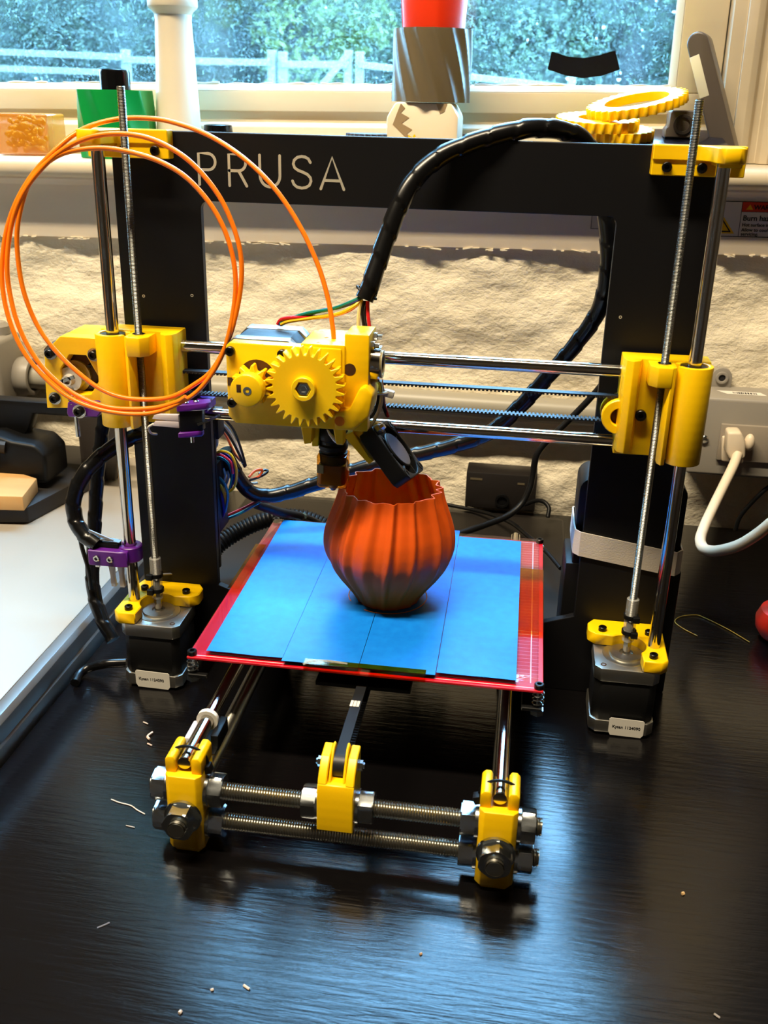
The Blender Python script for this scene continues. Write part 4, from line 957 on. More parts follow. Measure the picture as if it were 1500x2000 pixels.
# end stops in purple plastic
# z stop clamped on the left smooth rod
zs = MB()
zs.prism(c_clamp(-180.1, -31, 8.2, 4.1, 200, 520), 'z', 91, 102)
zs.prism([(-206, -43.5), (-206, -38), (-184, -34.5), (-178, -38.5), (-178, -42.5), (-184, -43.5)], 'z', 89.5, 101)
ZS = zs.build('stop_holder', 'purple', PR, bevel=.6, segs=1)
for x in (-199.5, -190): cap_screw((x, -43.6, 95.5), (0, -1, 0), ZS, 2.4, 1.6, 'zincnut')
MB().box(-206, -186, -37.8, -31, 94, 104.5).build('micro_switch', 'black', ZS, bevel=.5)
MB().obox((-196, -36, 107), (20, 2, -3), (0, 1, 0), (.15, 0, 1), 11, 2.4, .25).build('switch_lever', 'zincnut', ZS)
MB().obox((-198, -37, 109.5), (18, 2, -8), (0, 1, 0), (.4, 0, 1), 9, .5, .8).build('switch_wire', W['grey'], ZS)
for x in (-192, -185.5): MB().prism([(x - 2.2, 89), (x + 2.2, 89), (x + 1.6, 80), (x + 2.4, 72), (x - 1.2, 72), (x - 1.2, 81)], 'y', -39, -35.5).build('crimp_terminal', mat('clear_crimp_sleeve', (214, 212, 214), 0.3, alpha=.75), ZS, bevel=.4)
MB().box(-203.5, -200.5, -38.5, -37.5, 86, 90).build('switch_tab', 'zincnut', ZS)
# x stop on the lower x rod
xs_ = MB()
xs_.prism([(-136, -44), (-119, -36), (-117.5, -30), (-120, -24), (-136, -34)], 'z', 204, 208.5)
xs_.prism([(-136, -44), (-122, -37.5), (-122, -33), (-136, -39)], 'z', 186.5, 190)
xs_.box(-131, -121, -28, -9, 200, 206)
XS = xs_.build('stop_holder', 'purple', PR, bevel=.5, segs=1)
for p in ((-131.5, -38.5), (-126, -34.5)): cap_screw((p[0], p[1], 208.5), (0, 0, 1), XS, 1.9, 1.3, 'zincnut')
MB().prism([(-135, -42), (-122, -36), (-122, -30), (-135, -35)], 'z', 190, 204).build('micro_switch', 'black', XS, bevel=.4)
MB().obox((-117.5, -36, 197.5), (14, 8, 5), (-.5, 1, 0), (-.3, 0, 1), 8, 2, .25).build('switch_lever', 'zincnut', XS)
for z in (194.5, 199): MB().prism([(-154, z - 1.8), (-136, z - 2.2), (-136, z + 2.2), (-152, z + 1.5)], 'y', -41, -38).build('crimp_terminal', mat('clear_crimp_sleeve_b', (206, 198, 204), 0.3, alpha=.8), XS, bevel=.4)
cable('switch_wire', [(-154.2, -38.0, 193.1), (-158.7, -36.0, 189.7), (-159.6, -30.0, 183.9), (-159.7, -20.0, 180.0)], .8, W['white'], XS)
MB().cyl((-129, -37, 182), (-129, -37, 187), 1.3, 8).build('stop_screw', 'zincnut', XS)

# ================================================================== THINGS ON AND AROUND THE PRINTER
# ---- ribbed vase being printed
def vase():
    cx, cy, z0 = 1.0, -32.0, 79.9
    prof = [(0, 20.5), (4, 22.6), (10, 26.2), (17, 31.0), (25, 36.4), (32, 39.8), (38, 41.2), (44, 41.4), (51, 40.6), (58, 38.6), (66, 35.6), (73, 33.0), (80, 31.4)]
    def rad(h):
        for (h0, r0), (h1, r1) in zip(prof, prof[1:]):
            if h <= h1:
                t = (h - h0) / (h1 - h0); return r0 + (r1 - r0) * t
        return prof[-1][1]
    # smooth the profile a little
    def R(h): return (rad(max(h - 3, 0)) + rad(h) * 2 + rad(min(h + 3, 80))) / 4
    rnd = random.Random(4); NR = 17
    phase = [2 * math.pi * (k + rnd.uniform(-.22, .22)) / NR for k in range(NR)]; amp = [rnd.uniform(.6, 1.25) for _ in range(NR)]; wid = [rnd.uniform(.055, .10) for _ in range(NR)]
    seg, nh = 360, 54
    def rib(t, h):
        a = 0
        for p, am, w in zip(phase, amp, wid):
            d = (t - p - h * .0022 + math.pi) % (2 * math.pi) - math.pi
            a += am * math.exp(-(d / w) ** 2)
            d2 = d - w * 1.5
            a -= .55 * am * math.exp(-(d2 / (w * .9)) ** 2)
        return a
    mb = MB(); vs = []; outer = []
    for j in range(nh + 1):
        h = 80 * j / nh; k = min(1, .25 + h / 24) * (1.0 + .25 * (h / 80))
        for i in range(seg):
            t = 2 * math.pi * i / seg; r = R(h) + rib(t, h) * 2.0 * k
            vs.append((cx + r * math.cos(t), cy + r * math.sin(t), z0 + h))
    n0 = len(vs)
    for j in range(nh, -1, -1):
        h = max(80 * j / nh, 1.0); k = min(1, .25 + h / 24) * (1.0 + .25 * (h / 80))
        for i in range(seg):
            t = 2 * math.pi * i / seg; r = R(h) + rib(t, h) * 2.0 * k - .8
            vs.append((cx + r * math.cos(t), cy + r * math.sin(t), z0 + h))
    rows = 2 * (nh + 1)
    fs = [(a * seg + i, a * seg + (i + 1) % seg, (a + 1) * seg + (i + 1) % seg, (a + 1) * seg + i) for a in range(rows - 1) for i in range(seg)]
    fs += [tuple(range(seg - 1, -1, -1)), tuple(range((rows - 1) * seg, rows * seg))]
    o = mb.add(vs, fs).build('ribbed_vase', 'orange_vase', origin=(cx, cy, z0), ang=60)
    tag(o, 'orange ribbed vase half printed on the blue taped bed', 'vase')
vase()
sk = thing('printed_outline', 'thin broken orange outline loop on the tape around the ribbed vase', 'filament', (1, -32, 79.85))
for a0, a1 in ((-118, 60), (150, 212)):
    pts = [(1 + 26.5 * math.cos(math.radians(a)), -31 + 26.5 * math.sin(math.radians(a)), 80.0) for a in range(a0, a1, 5)]
    MB().tube(pts, .3, 5).build('outline_strand', 'orange_fil', sk)

# ---- coil of filament hanging in the air in front of the left column
coil = [(-31.6, -58.0, 259.9), (-32.5, -57.0, 266.3), (-35.8, -54.0, 282.0), (-43.0, -50.0, 301.7), (-55.0, -46.0, 323.3), (-70.2, -42.0, 342.5), (-89.6, -36.0, 357.8), (-113.0, -28.0, 369.4), (-136.5, -22.0, 375.7), (-153.0, -20.0, 377.3), (-168.9, -20.0, 376.6), (-182.7, -26.0, 373.2), (-191.5, -36.0, 367.8), (-201.5, -44.0, 358.2), (-213.3, -48.0, 346.2), (-223.3, -52.0, 331.2), (-230.8, -54.0, 315.0), (-235.1, -56.0, 297.1), (-236.2, -58.0, 280.6), (-233.6, -60.0, 262.5), (-226.5, -62.0, 244.3), (-215.1, -63.0, 229.1), (-199.3, -64.0, 216.3), (-181.6, -64.0, 209.5), (-162.2, -63.0, 206.9), (-144.2, -62.0, 208.4), (-129.4, -61.0, 214.4), (-116.2, -60.0, 223.1), (-104.9, -58.0, 237.6), (-97.2, -57.0, 254.2), (-92.6, -55.0, 274.9), (-91.3, -54.0, 291.3), (-93.5, -53.0, 307.2), (-99.3, -52.0, 322.8), (-108.2, -51.0, 336.0), (-120.2, -50.0, 347.3), (-133.5, -49.0, 354.3), (-148.3, -48.0, 358.6), (-165.0, -48.0, 361.1), (-180.1, -49.0, 360.5), (-194.7, -50.0, 357.0), (-207.0, -51.0, 349.4), (-215.6, -52.0, 339.5), (-221.6, -53.0, 325.5), (-225.2, -54.0, 310.8), (-225.7, -55.0, 292.9), (-223.6, -56.0, 276.3), (-218.3, -56.0, 259.3), (-209.4, -57.0, 245.7), (-197.4, -57.0, 232.9), (-181.8, -57.0, 221.1), (-167.2, -57.0, 215.7), (-150.6, -57.0, 215.1), (-133.9, -57.0, 217.9), (-119.3, -57.0, 226.3), (-106.9, -57.0, 236.6), (-96.5, -56.0, 255.2), (-90.4, -55.0, 275.0), (-87.6, -54.0, 292.9), (-88.3, -53.0, 307.5), (-92.4, -52.0, 321.6), (-99.1, -51.0, 335.5), (-108.6, -50.0, 347.7), (-119.9, -49.0, 357.5), (-133.2, -48.0, 364.5), (-146.0, -48.0, 368.3), (-161.2, -48.0, 369.2), (-176.4, -49.0, 366.9), (-190.5, -50.0, 361.0), (-202.9, -51.0, 352.3), (-215.1, -53.0, 339.6), (-224.4, -54.0, 324.9), (-229.8, -55.0, 309.2), (-232.2, -57.0, 292.9), (-232.0, -58.0, 277.8), (-228.3, -60.0, 259.6), (-220.6, -61.0, 241.8), (-209.1, -62.0, 227.6), (-193.5, -62.0, 216.4), (-176.3, -62.0, 210.6), (-160.7, -62.0, 209.7), (-142.8, -61.0, 211.5), (-129.3, -61.0, 216.0), (-122.9, -62.0, 220.0)]
cp = resample(smooth(coil, 6), 1.5)
co = MB().tube(cp, 1.45, 10).build('filament_coil', 'orange_fil', origin=tuple(coil[0]), ang=60)
tag(co, 'orange plastic filament hanging in loops and feeding the yellow extruder', 'filament')

# ---- power supply strapped to the right leg
PS = thing('power_supply', 'black power supply strapped behind the right leg with a white elastic band', 'power supply', (158, 32, 0))
def rrect(x0, x1, z0, z1, r):
    return arc(x1 - r, z1 - r, r, 0, 90, 5) + arc(x0 + r, z1 - r, r, 90, 180, 5) + [(x0, z0), (x1, z0)]
MB().prism(rrect(124.0, 195, 96, 160, 9), 'y', 9, 46).build('upper_case', 'black', PS, bevel=1)
MB().box(119.5, 198, 8, 52, 0, 97).build('lower_case', 'black', PS, bevel=1.5)
sp_ = [(186, -1.4), (127, -1.4), (123.0, 2), (122.4, 12), (122.4, 42), (126, 48), (192, 48), (196.5, 42), (196.5, 6), (192, -.5), (186, -1.4)]
zc = lambda x: 116.5 - (x - 122) * 0.15
vs = []; fs = []
for k, (x, y) in enumerate(sp_):
    vs += [(x, y, zc(x) - 8.5), (x, y, zc(x) + 9)]
inn = [(186, -.6), (127.2, -.6), (124, 2.2), (123.4, 12), (123.4, 41.5), (126.4, 47), (191.6, 47), (195.5, 41.5), (195.5, 6.4), (191.6, .3), (186, -.6)]
for k, (x, y) in enumerate(inn): vs += [(x, y, zc(x) - 8.5), (x, y, zc(x) + 9)]
n = len(sp_)
for k in range(n - 1):
    a = 2 * k; b = 2 * n + 2 * k
    fs += [(a, a + 2, a + 3, a + 1), (b, b + 1, b + 3, b + 2), (a, b, b + 2, a + 2), (a + 1, a + 3, b + 3, b + 1)]
MB().add(vs, fs).build('elastic_band', mat('white_woven_elastic', (206, 198, 184), 0.8, bump=(900, .5, .4)), PS, ang=40)

# ---- flat black case on the table behind the bed
FC = thing('flat_case', 'flat black plastic case lying on the table behind the red bed', 'case', (20, 180, 0))
MB().prism([(-190, 75), (-184, 69), (121, 69), (132, 80), (132, 292), (126, 298), (-184, 298), (-190, 292)], 'z', .2, 11.5).build('lid', mat('dark_brown_plastic', (26, 22, 20), 0.4), FC, bevel=1.2)
MB().prism([(-188, 77), (-183, 71), (120, 71), (130, 81), (130, 290), (-188, 290)], 'z', 11.4, 11.9).build('lid_inset', mat('dark_brown_plastic_b', (30, 26, 22), 0.45), FC)

# ---- wall electrics
M['grey_metal'] = mat('grey_painted_metal', (148, 142, 132), 0.42, bump=(200, .06, .3))
M['conduit'] = mat('grey_painted_conduit', (158, 152, 136), 0.4)
CD = thing('conduit_pipe', 'grey conduit pipe running along the plaster wall to the socket box', 'pipe', (-90, 327, 114))
MB().cyl((-440, 327, 114), (246, 327, 111.5), 12.5, 24).build('pipe', 'conduit', CD)
JB = thing('junction_box', 'grey metal junction box with round collar at the far left wall', 'junction box', (-500, 318, 88))
MB().box(-600, -440, 284, 338, 76, 160).build('box_body', 'grey_metal', JB, bevel=6, segs=3)
MB().ring((-441, 325, 114.5), (-424, 325, 114.5), 20, 14.6, 32).build('collar', 'grey_metal', JB, bevel=1.5)
MB().lathe((-456, 318, 160), [(13, 0), (13, 8), (9, 12)], 20).build('top_plug', 'grey_metal', JB)
SB = thing('socket_box', 'grey metal wall socket box with white plug on the right', 'socket', (330, 315, 69))
MB().box(241, 430, 291, 338, 69, 145).build('box_body', 'grey_metal', SB, bevel=3.5, segs=3)
MB().prism(arc(268, 154, 9.5, 0, 180, 8) + [(258.5, 142), (277.5, 142)], 'y', 330, 337).ring((268, 330.2, 154), (268, 328, 154), 6, 3.2, 20).build('mounting_lug', 'grey_metal', SB, bevel=.6)
MB().lathe((268, 329.4, 154), [(3, 0), (.01, 0)], 14, (0, -1, 0), caps=False).build('lug_screw', 'ink', SB)
q = (252.7, 104.5)
MB().lathe((q[0], 290.8, q[1]), [(4.0, 0), (4.0, 1.4), (3, 2.2), (.01, 2.3)], 18, (0, -1, 0), caps=False).build('plate_screw', 'zincnut', SB, ang=30)
MB().box(q[0] - 3.4, q[0] + 3.4, 288.2, 288.7, q[1] - .4, q[1] + .4).build('screw_slot', 'ink', SB)
fp = MB().box(266, 430, 287.5, 291.5, 86, 121).build('face_plate', mat('grey_socket_plate', (150, 140, 126), 0.4), SB, bevel=1)
for x in (317, 337): MB().box(x, x + 16, 285.8, 288, 93, 110).build('rocker_switch', mat('grey_rocker', (146, 134, 120), 0.35), fp, bevel=1)
lb = MB().prism([(262, 316), (302, 316), (306, 306), (270, 306)], 'z', 145.1, 145.25).build('barcode_label', 'label', SB)
bars = MB(); rnd = random.Random(2); x = 276
while x < 297: w = rnd.choice((.5, .9, 1.6)); bars.box(x, x + w, 308, 313.5, 145.25, 145.3); x += w + rnd.choice((.5, .8))
bars.build('barcode', 'ink', SB)
PG = thing('mains_plug', 'white mains plug in the grey socket with a thick white cord', 'plug', (280, 275, 90))
pq = [(268.3, 120.0), (279.9, 120.8), (284.8, 112.3), (287.2, 96.8), (281.3, 91.4), (273.6, 93.8), (269.3, 101.4)]
M['plug'] = mat('warm_white_plastic', (226, 210, 184), 0.38)
MB().prism(pq, 'y', 266, 284).build('plug_body', 'plug', PG, bevel=2.5, segs=3)
MB().prism([(267.0, 110.5), (284.8, 113.7), (290.1, 85.6), (269.7, 86.6)], 'y', 282, 287.3).build('plug_base', 'plug', PG, bevel=2, segs=2)
MB().sphere((291.5, 281, 107), 6, 14, 10, (.8, .9, 1.4)).build('side_knob', 'plug', PG)
cable('cord', [(280.1, 268.0, 99.9), (275.6, 258.0, 91.2), (266.7, 240.0, 79.9), (252.9, 205.0, 70.5), (239.6, 165.0, 66.1), (233.6, 140.0, 65.4), (234.1, 122.0, 66.2), (240.7, 108.0, 71.4), (251.9, 94.0, 83.0), (261.0, 84.0, 96.7), (269.6, 76.0, 112.4), (281.4, 66.0, 134.6)], 4.4, 'plug', PG, 14, 10)
AD = thing('wall_adaptor', 'small black adaptor standing against the wall behind the vase', 'adaptor', (68, 320, 0))
MB().box(33, 103, 306, 336, 12, 50).build('case', mat('black_brown_abs', (30, 26, 24), 0.45), AD, bevel=1.2)
MB().box(37, 49, 305.6, 306.2, 42, 44).box(84, 91, 305.6, 306.2, 40, 42).build('case_mark', mat('faded_moulding', (92, 82, 62), 0.6), AD)
MB().lathe((70, 306, 22), [(7, 0), (7, 3), (5, 3), (5, 1), (.01, 1)], 20, (0, -1, 0), caps=False).build('cable_gland', 'black', AD)
cable('lead', [(92.7, 300.0, 22.0), (102.4, 296.0, 28.2), (110.7, 290.0, 30.2), (115.9, 284.0, 26.5), (115.5, 278.0, 19.2)], 2.2, 'black', AD)
tag(cable('power_cable', [(159.1, 240.0, 178.9), (144.0, 240.0, 154.9), (124.1, 240.0, 129.1), (106.8, 238.0, 109.2), (98.7, 236.0, 95.6), (96.8, 234.0, 78.9), (94.7, 230.0, 65.3), (88.4, 225.0, 51.6), (76.2, 215.0, 43.0), (58.6, 200.0, 39.7), (39.3, 180.0, 38.7), (20.4, 165.0, 36.2)], 3.0, 'black', origin=(39.3, 180.0, 38.7)), 'black power cable dropping from the conduit towards the blue taped bed', 'cable')
tag(cable('power_cable', [(13.9, 300.0, 15.6), (40.3, 290.0, 16.3), (61.2, 270.0, 20.7), (81.4, 240.0, 25.8), (98.2, 200.0, 30.1), (111.6, 170.0, 32.2), (124.5, 140.0, 30.4)], 2.0, 'black', origin=(98.2, 200.0, 30.1)), 'thin black cable lying on the flat case behind the bed corner', 'cable')
tag(cable('power_cable', [(324.0, 300.0, 61.8), (316.0, 300.0, 53.4), (306.4, 300.0, 39.4), (299.0, 300.0, 25.4), (296.8, 300.0, 11.7)], 2.2, 'black', origin=(299.0, 300.0, 25.4)), 'thin black cable below the grey socket box', 'cable')

# ---- black machine with a wooden block, far left on the white counter
VS = thing('bench_stand', 'black cast tool stand on the white counter under the junction box', 'tool stand', (-400, 200, 28))
M['cast'] = mat('dark_cast_iron', (30, 27, 25), 0.5, bump=(90, .2, .6))
MB().prism([(-520, 118), (-352, 146), (-318, 300), (-330, 318), (-520, 318)], 'z', 28.2, 44).build('base_tray', 'cast', VS, bevel=2)
MB().prism([(-352, 44), (-346, 30), (-318, 30), (-300, 118), (-316, 122), (-336, 120), (-352, 96)], 'y', 262, 270).build('side_plate', mat('dark_grey_sheet', (52, 46, 42), 0.5), VS, bevel=1)
MB().prism([(-352, 50), (-352, 78), (-362, 88), (-384, 90), (-400, 95), (-470, 90), (-470, 50)], 'y', 190, 236).build('vice_body', 'black', VS, bevel=4, segs=3)
MB().prism([(-420, 86), (-384, 86), (-378, 96), (-372, 110), (-300, 110), (-300, 122), (-416, 122), (-416, 104)], 'y', 214, 230).build('yoke', 'black', VS, bevel=2)
MB().tube(smooth([(-470, 188, 70), (-430, 184, 82), (-405, 186, 86), (-390, 190, 84)], 6), 6, 10).build('handle', 'cast', VS)
WBk = MB().prism([(-405.5, 173.8), (-400.7, 203.1), (-359.0, 183.5), (-350.1, 138.0), (-383.6, 133.7)], 'z', 44.2, 58).build('wood_block', mat('raw_softwood', (214, 170, 108), 0.7, bump=(70, .4, 1), var=(20, (186, 138, 82)), scale=(.2, 1, 1)), bevel=1, origin=(-400, 190, 44))
tag(WBk, 'rough pale wood offcut lying on the black tool stand', 'wood')

# ---- warning stickers on the apron under the sill
ST = thing('warning_sticker', 'white and red burn hazard warning sticker under the sill by the right column', 'sticker', (270, 332, 283))
ST.rotation_euler = (0, TILT, 0); ST.location = Vector((270, 332, 283.2)) * S
yS = 332.6
MB().box(222, 345, yS - .15, yS + .3, 283.5, 313.8).build('sticker_paper', mat('sticker_vinyl', (222, 212, 200), 0.35), ST)
bd = MB(); bd.box(222, 345, yS - .25, yS - .15, 283.2, 283.9); bd.box(222, 345, yS - .25, yS - .15, 313.5, 314.1); bd.box(263.0, 263.5, yS - .25, yS - .15, 283.5, 314); bd.box(263.5, 345, yS - .25, yS - .15, 304.9, 305.3)
bd.build('printed_border', 'ink', ST)
MB().box(263.5, 345, yS - .2, yS - .14, 305.3, 313.5).build('red_band', mat('warning_red', (214, 50, 20), 0.4), ST)
MB().prism([(225, 286), (259.5, 286), (242.2, 309)], 'y', yS - .2, yS - .14).build('warning_triangle', mat('warning_yellow', (238, 186, 10), 0.4), ST)
tb = MB()
tri = [(229, 287.8), (255.5, 287.8), (242.2, 305.5)]
for a, b in zip(tri, tri[1:] + tri[:1]): tb.obox(((a[0] + b[0]) / 2, yS - .24, (a[1] + b[1]) / 2), (b[0] - a[0], 0, b[1] - a[1]), (0, 1, 0), (-(b[1] - a[1]), 0, b[0] - a[0]), math.hypot(b[0] - a[0], b[1] - a[1]) / 2 + .5, .05, .55)
for k in range(3): tb.tube([(237 + k * 4.5 + 1.2 * math.sin(j * .9), yS - .24, 290 + j * 1.2) for j in range(8)], .5, 5)
tb.build('triangle_border', 'ink', ST)
MB().prism([(267, 307), (273, 307), (270, 311.5)], 'y', yS - .26, yS - .2).build('alert_mark', mat('warning_yellow_b', (238, 180, 10), 0.4), ST)
for txt, size, x, z, b in (('WARNING', 5.6, 273.6, 307.2, .25), ('Burn hazard.', 6.4, 265.2, 297.6, .22), ('Hot surface inside.', 4.1, 265.2, 292.6, .12), ('Allow to cool before', 4.1, 265.2, 288.2, .12), ('servicing.', 4.1, 265.2, 284.6, .12)):
    text_mesh(txt, size, (x, yS - .3, z), (1, 0, 0), (0, 0, 1), 'ink', ST, bold=b)
OS = thing('outlined_sticker', 'small clear sticker with thin dark outline inside the frame corner', 'sticker', (140, 332.6, 284))
MB().box(132, 165, 332.3, 332.9, 285.5, 299).build('sticker_paper', mat('clear_vinyl', (200, 184, 164), 0.35), OS)
ob = MB().box(132, 132.5, 332.1, 332.4, 285.3, 299).box(132, 165, 332.1, 332.4, 285.3, 285.8).box(132, 165, 332.1, 332.4, 298.6, 299.1)
ob.build('printed_border', 'ink', OS)
# black tape on the pane
tp = [(84.6, 436.5), (100, 432.4), (115, 431.2), (130, 434.2), (143.8, 438.4), (150, 422.2), (135, 416.4), (117, 413.6), (100, 415.6), (82, 420.8)]
tpo = MB().prism(tp, 'y', 426.8, 427.6).build('tape_patch', mat('black_vinyl_tape', (20, 20, 26), 0.22, bump=(60, .5, 1.2), scale=(2, 1, .6)), origin=(117, 427, 414)); tag(tpo, 'bent piece of black tape stuck on the window glass', 'tape')

# ================================================================== THINGS ON THE SILL
def twisted(cx, cy, z0, z1, R, n, twist, amp, wall=1.6, seg=144, nh=24, sharp=1.0, top_r=None):
    mb = MB(); vs = []
    def ring(h, dr):
        out = []; t01 = h
        Rr = R + ((top_r or R) - R) * t01
        for i in range(seg):
            t = 2 * math.pi * i / seg; ph = n * (t + twist * t01)
            k = 1 - amp * abs(math.sin(ph / 2)) ** sharp
            r = Rr * k - dr; out.append((cx + r * math.cos(t), cy + r * math.sin(t), z0 + (z1 - z0) * h))
        return out
    hs = [j / nh for j in range(nh + 1)]
    for h in hs: vs += ring(h, 0)
    for h in hs[::-1]: vs += ring(max(h, .03), wall)
    rows = 2 * (nh + 1)
    fs = [(a * seg + i, a * seg + (i + 1) % seg, (a + 1) * seg + (i + 1) % seg, (a + 1) * seg + i) for a in range(rows - 1) for i in range(seg)]
    fs += [tuple(range(seg - 1, -1, -1)), tuple(range((rows - 1) * seg, rows * seg))]
    return mb.add(vs, fs)
# amber block with golden beads inside
x, y = -420, 366; z = sz(x) + .3
AB = thing('amber_block', 'translucent amber printed block full of golden beads on the sill', 'block', (x, y, z))
am = mat('amber_translucent_plastic', (204, 124, 28), 0.22, alpha=.6)
MB().prism([(x - 27.5, y - 20), (x + 27.5, y - 20), (x + 27.5, y + 20), (x - 27.5, y + 20)], 'z', z, z + 38.5).build('shell', am, AB, bevel=2.5, segs=3)
bd = MB(); rnd = random.Random(9)
for k in range(120): bd.sphere((x + rnd.uniform(-18, 16), y + rnd.uniform(-16, 4), z + rnd.uniform(5, 34)), rnd.uniform(2.2, 3.2), 8, 6)
bo = bd.build('golden_beads', mat('golden_plastic', (214, 162, 30), 0.25, metal=.4), AB); bo['kind'] = 'stuff'
# green twisted vase with a black bottle inside
x, y = -322, 347; z = sz(x) + .2
gv = twisted(x, y, z, z + 60, 36.5, 10, .55, .07).build('twisted_vase', layered(mat('green_printed_plastic', (6, 140, 62), 0.3, sss=.1), 1.2, .3), origin=(x, y, z), ang=50); tag(gv, 'green twisted printed vase holding a black capped bottle', 'vase')
bb = MB().lathe((x + 1, y, z + 2), [(12, 0), (13.2, 1), (13.2, 54), (14.2, 55), (14.2, 73), (13.2, 75.5), (11, 76.3), (.01, 76.5)], 32, caps=False).build('capped_bottle', 'black_gloss', origin=(x + 1, y, z + 2), ang=40); tag(bb, 'glossy black bottle cap standing up out of the green vase', 'bottle')
# white tapered tower
x, y = -268, 368; z = sz(x) + .2
tw = MB().lathe((x, y, z), [(24, 0), (24, 2), (22.2, 6), (21.6, 20), (18.4, 90), (17, 121), (17.4, 123), (17.2, 125), (19, 128), (22.6, 131), (23.2, 132), (23.2, 139), (20.5, 140), (20.5, 150)], 40).build('tapered_tower', layered(mat('ivory_printed_plastic', (218, 206, 182), 0.4), 1.1, .25), origin=(x, y, z), ang=35); tag(tw, 'tall ivory tapered tower with flared top on the sill', 'tower')
# black lens cap
x, y = -228, 366; z = sz(x) + .2
lc = MB().lathe((x, y, z), [(15, 0), (15, 22), (14, 22.6), (14, 24), (13.4, 29.5), (11.5, 30), (11.4, 27), (.01, 27)], 32, caps=False).build('round_pot', 'black_gloss', origin=(x, y, z), ang=30); tag(lc, 'small round black pot next to the ivory tower', 'pot')
# white block, grey twisted vase on it, orange vase inside
x, y = -27.5, 370; z = sz(x) + .2
WB_ = thing('gear_cube', 'white printed gear cube under the grey twisted vase', 'block', (x, y, z))
oc = [(x - 33, z + 2), (x - 33, z + 38), (x - 25, z + 51), (x + 26, z + 51), (x + 33, z + 40), (x + 33, z + 2), (x + 28, z), (x - 28, z)]
MB().prism(oc, 'y', y - 30, y + 30).build('cube_body', mat('white_printed_plastic', (232, 216, 188), 0.45, sss=.1, bump=(60, .3, 1.0)), WB_, bevel=2.5, segs=2)
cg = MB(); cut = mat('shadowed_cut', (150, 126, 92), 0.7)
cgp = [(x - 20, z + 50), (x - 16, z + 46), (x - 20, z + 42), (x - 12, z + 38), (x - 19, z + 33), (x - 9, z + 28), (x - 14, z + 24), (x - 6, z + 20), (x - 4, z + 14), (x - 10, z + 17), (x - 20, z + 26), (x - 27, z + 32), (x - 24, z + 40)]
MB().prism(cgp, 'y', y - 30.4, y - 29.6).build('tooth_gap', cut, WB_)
MB().prism(gear_outline((x - 8, z + 16), 8, 5.5, 9), 'y', y - 31.0, y - 30.2).build('inner_gear', 'yellow', WB_)
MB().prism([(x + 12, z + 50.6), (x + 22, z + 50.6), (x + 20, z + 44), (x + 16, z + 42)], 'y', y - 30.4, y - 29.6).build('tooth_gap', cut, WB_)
x2 = -23.5; zg = z + 51.5
gvz = twisted(x2, y, zg, zg + 61, 36.8, 15, .62, .07).build('twisted_vase', layered(mat('grey_brown_printed_plastic', (100, 88, 66), 0.36), 1.2, .3), origin=(x2, y, zg), ang=50); tag(gvz, 'grey-brown twisted printed vase standing on the white cube', 'vase')
orv = twisted(-24, y, zg + 3.0, zg + 130, 25.5, 5, .15, .06, wall=1.0, nh=10, top_r=34).build('tall_vase', mat('translucent_orange_red_plastic', (250, 62, 24), 0.3, trans=0.25, sss=.3), origin=(-24, y, zg + 3), ang=40); tag(orv, 'orange-red translucent vase standing inside the grey twisted vase', 'vase')
# small printed gears flat on the sill behind the beam
for k, (gx, gy, gr, lab, c) in enumerate(((-78, 352, 22, 'dark grey printed gear lying left of the white cube', (62, 66, 80)), (33, 352, 24, 'black printed gear lying right of the white cube', (30, 32, 42)))):
    zz = sz(gx) + .3
    g_ = MB().prism(gear_outline((gx, gy), gr, gr * .86, 24), 'z', zz, zz + 24, hole=None).build('printed_gear', mat('gear_plastic_%d' % k, c, .4), origin=(gx, gy, zz), bevel=.4, segs=1); tag(g_, lab, 'gear', 'printed gears on the sill')
# black box with yellow gears on it
x0, x1 = 128, 243; zc_ = sz(190)
BB = thing('black_box', 'flat black box on the sill under the yellow gears', 'box', (186, 335, zc_ + .3))
zf, zbk, yf_, yb_ = zc_ + 18.6, zc_ + 30.0, 313, 399
MB().prism([(yf_, zc_ + 1.6), (yb_, zc_ + 1.6), (yb_, zbk - 1.4), (yf_, zf - 1.4)], 'x', x0, x1).build('box_body', mat('dark_slate_plastic', (26, 28, 36), 0.25), BB, bevel=.8)
MB().prism([(yf_ + 1, zf - 1.5), (yb_ - 1, zbk - 1.5), (yb_ - 1, zbk), (yf_ + 1, zf)], 'x', x0 + 1, x1 - 1).build('box_lid', mat('dark_slate_plastic_b', (28, 30, 40), 0.2), BB, bevel=.4)
SL = math.atan2(zbk - zf, yb_ - yf_)
def bt_(y): return zf + (zbk - zf) * (y - yf_) / (yb_ - yf_)
def ring_gear(label, c, R_, r_, th, n, rot):
    o_ = gear_outline((0, 0), R_, R_ * .92, n); i_ = circle((0, 0), r_, len(o_))
    # align hole points with the outline's angles
    i_ = [(r_ * math.cos(math.atan2(p[1], p[0])), r_ * math.sin(math.atan2(p[1], p[0]))) for p in o_]
    g = MB().prism(o_, 'z', 0, th, hole=i_).build('ring_gear', layered(mat('bright_yellow_plastic', (255, 198, 6), 0.35, sss=.2), 1, .3), bevel=.3, segs=1)
    g.location = Vector(c) * S; g.rotation_euler = rot
    tag(g, label, 'gear', 'yellow ring gears on the black box'); return g
ring_gear('lowest yellow ring gear of the pile on the black box', (147, 342, bt_(342) + .2), 33, 15, 8, 26, (SL, 0, 0))
ring_gear('middle yellow ring gear of the pile, shifted to the left', (129, 341, bt_(342) + 8.4), 37, 17, 8.5, 28, (SL, 0, .1))
ring_gear('top yellow ring gear, tilted up against the grey block', (163, 346, bt_(342) + 24.8), 44, 28, 8, 34, (SL + .03, -.20, 0))
gx, gy = 203, 352; zg_ = bt_(344)
GB = thing('boss_block', 'small grey printed block with round boss standing on the black box', 'block', (gx, gy, zg_))
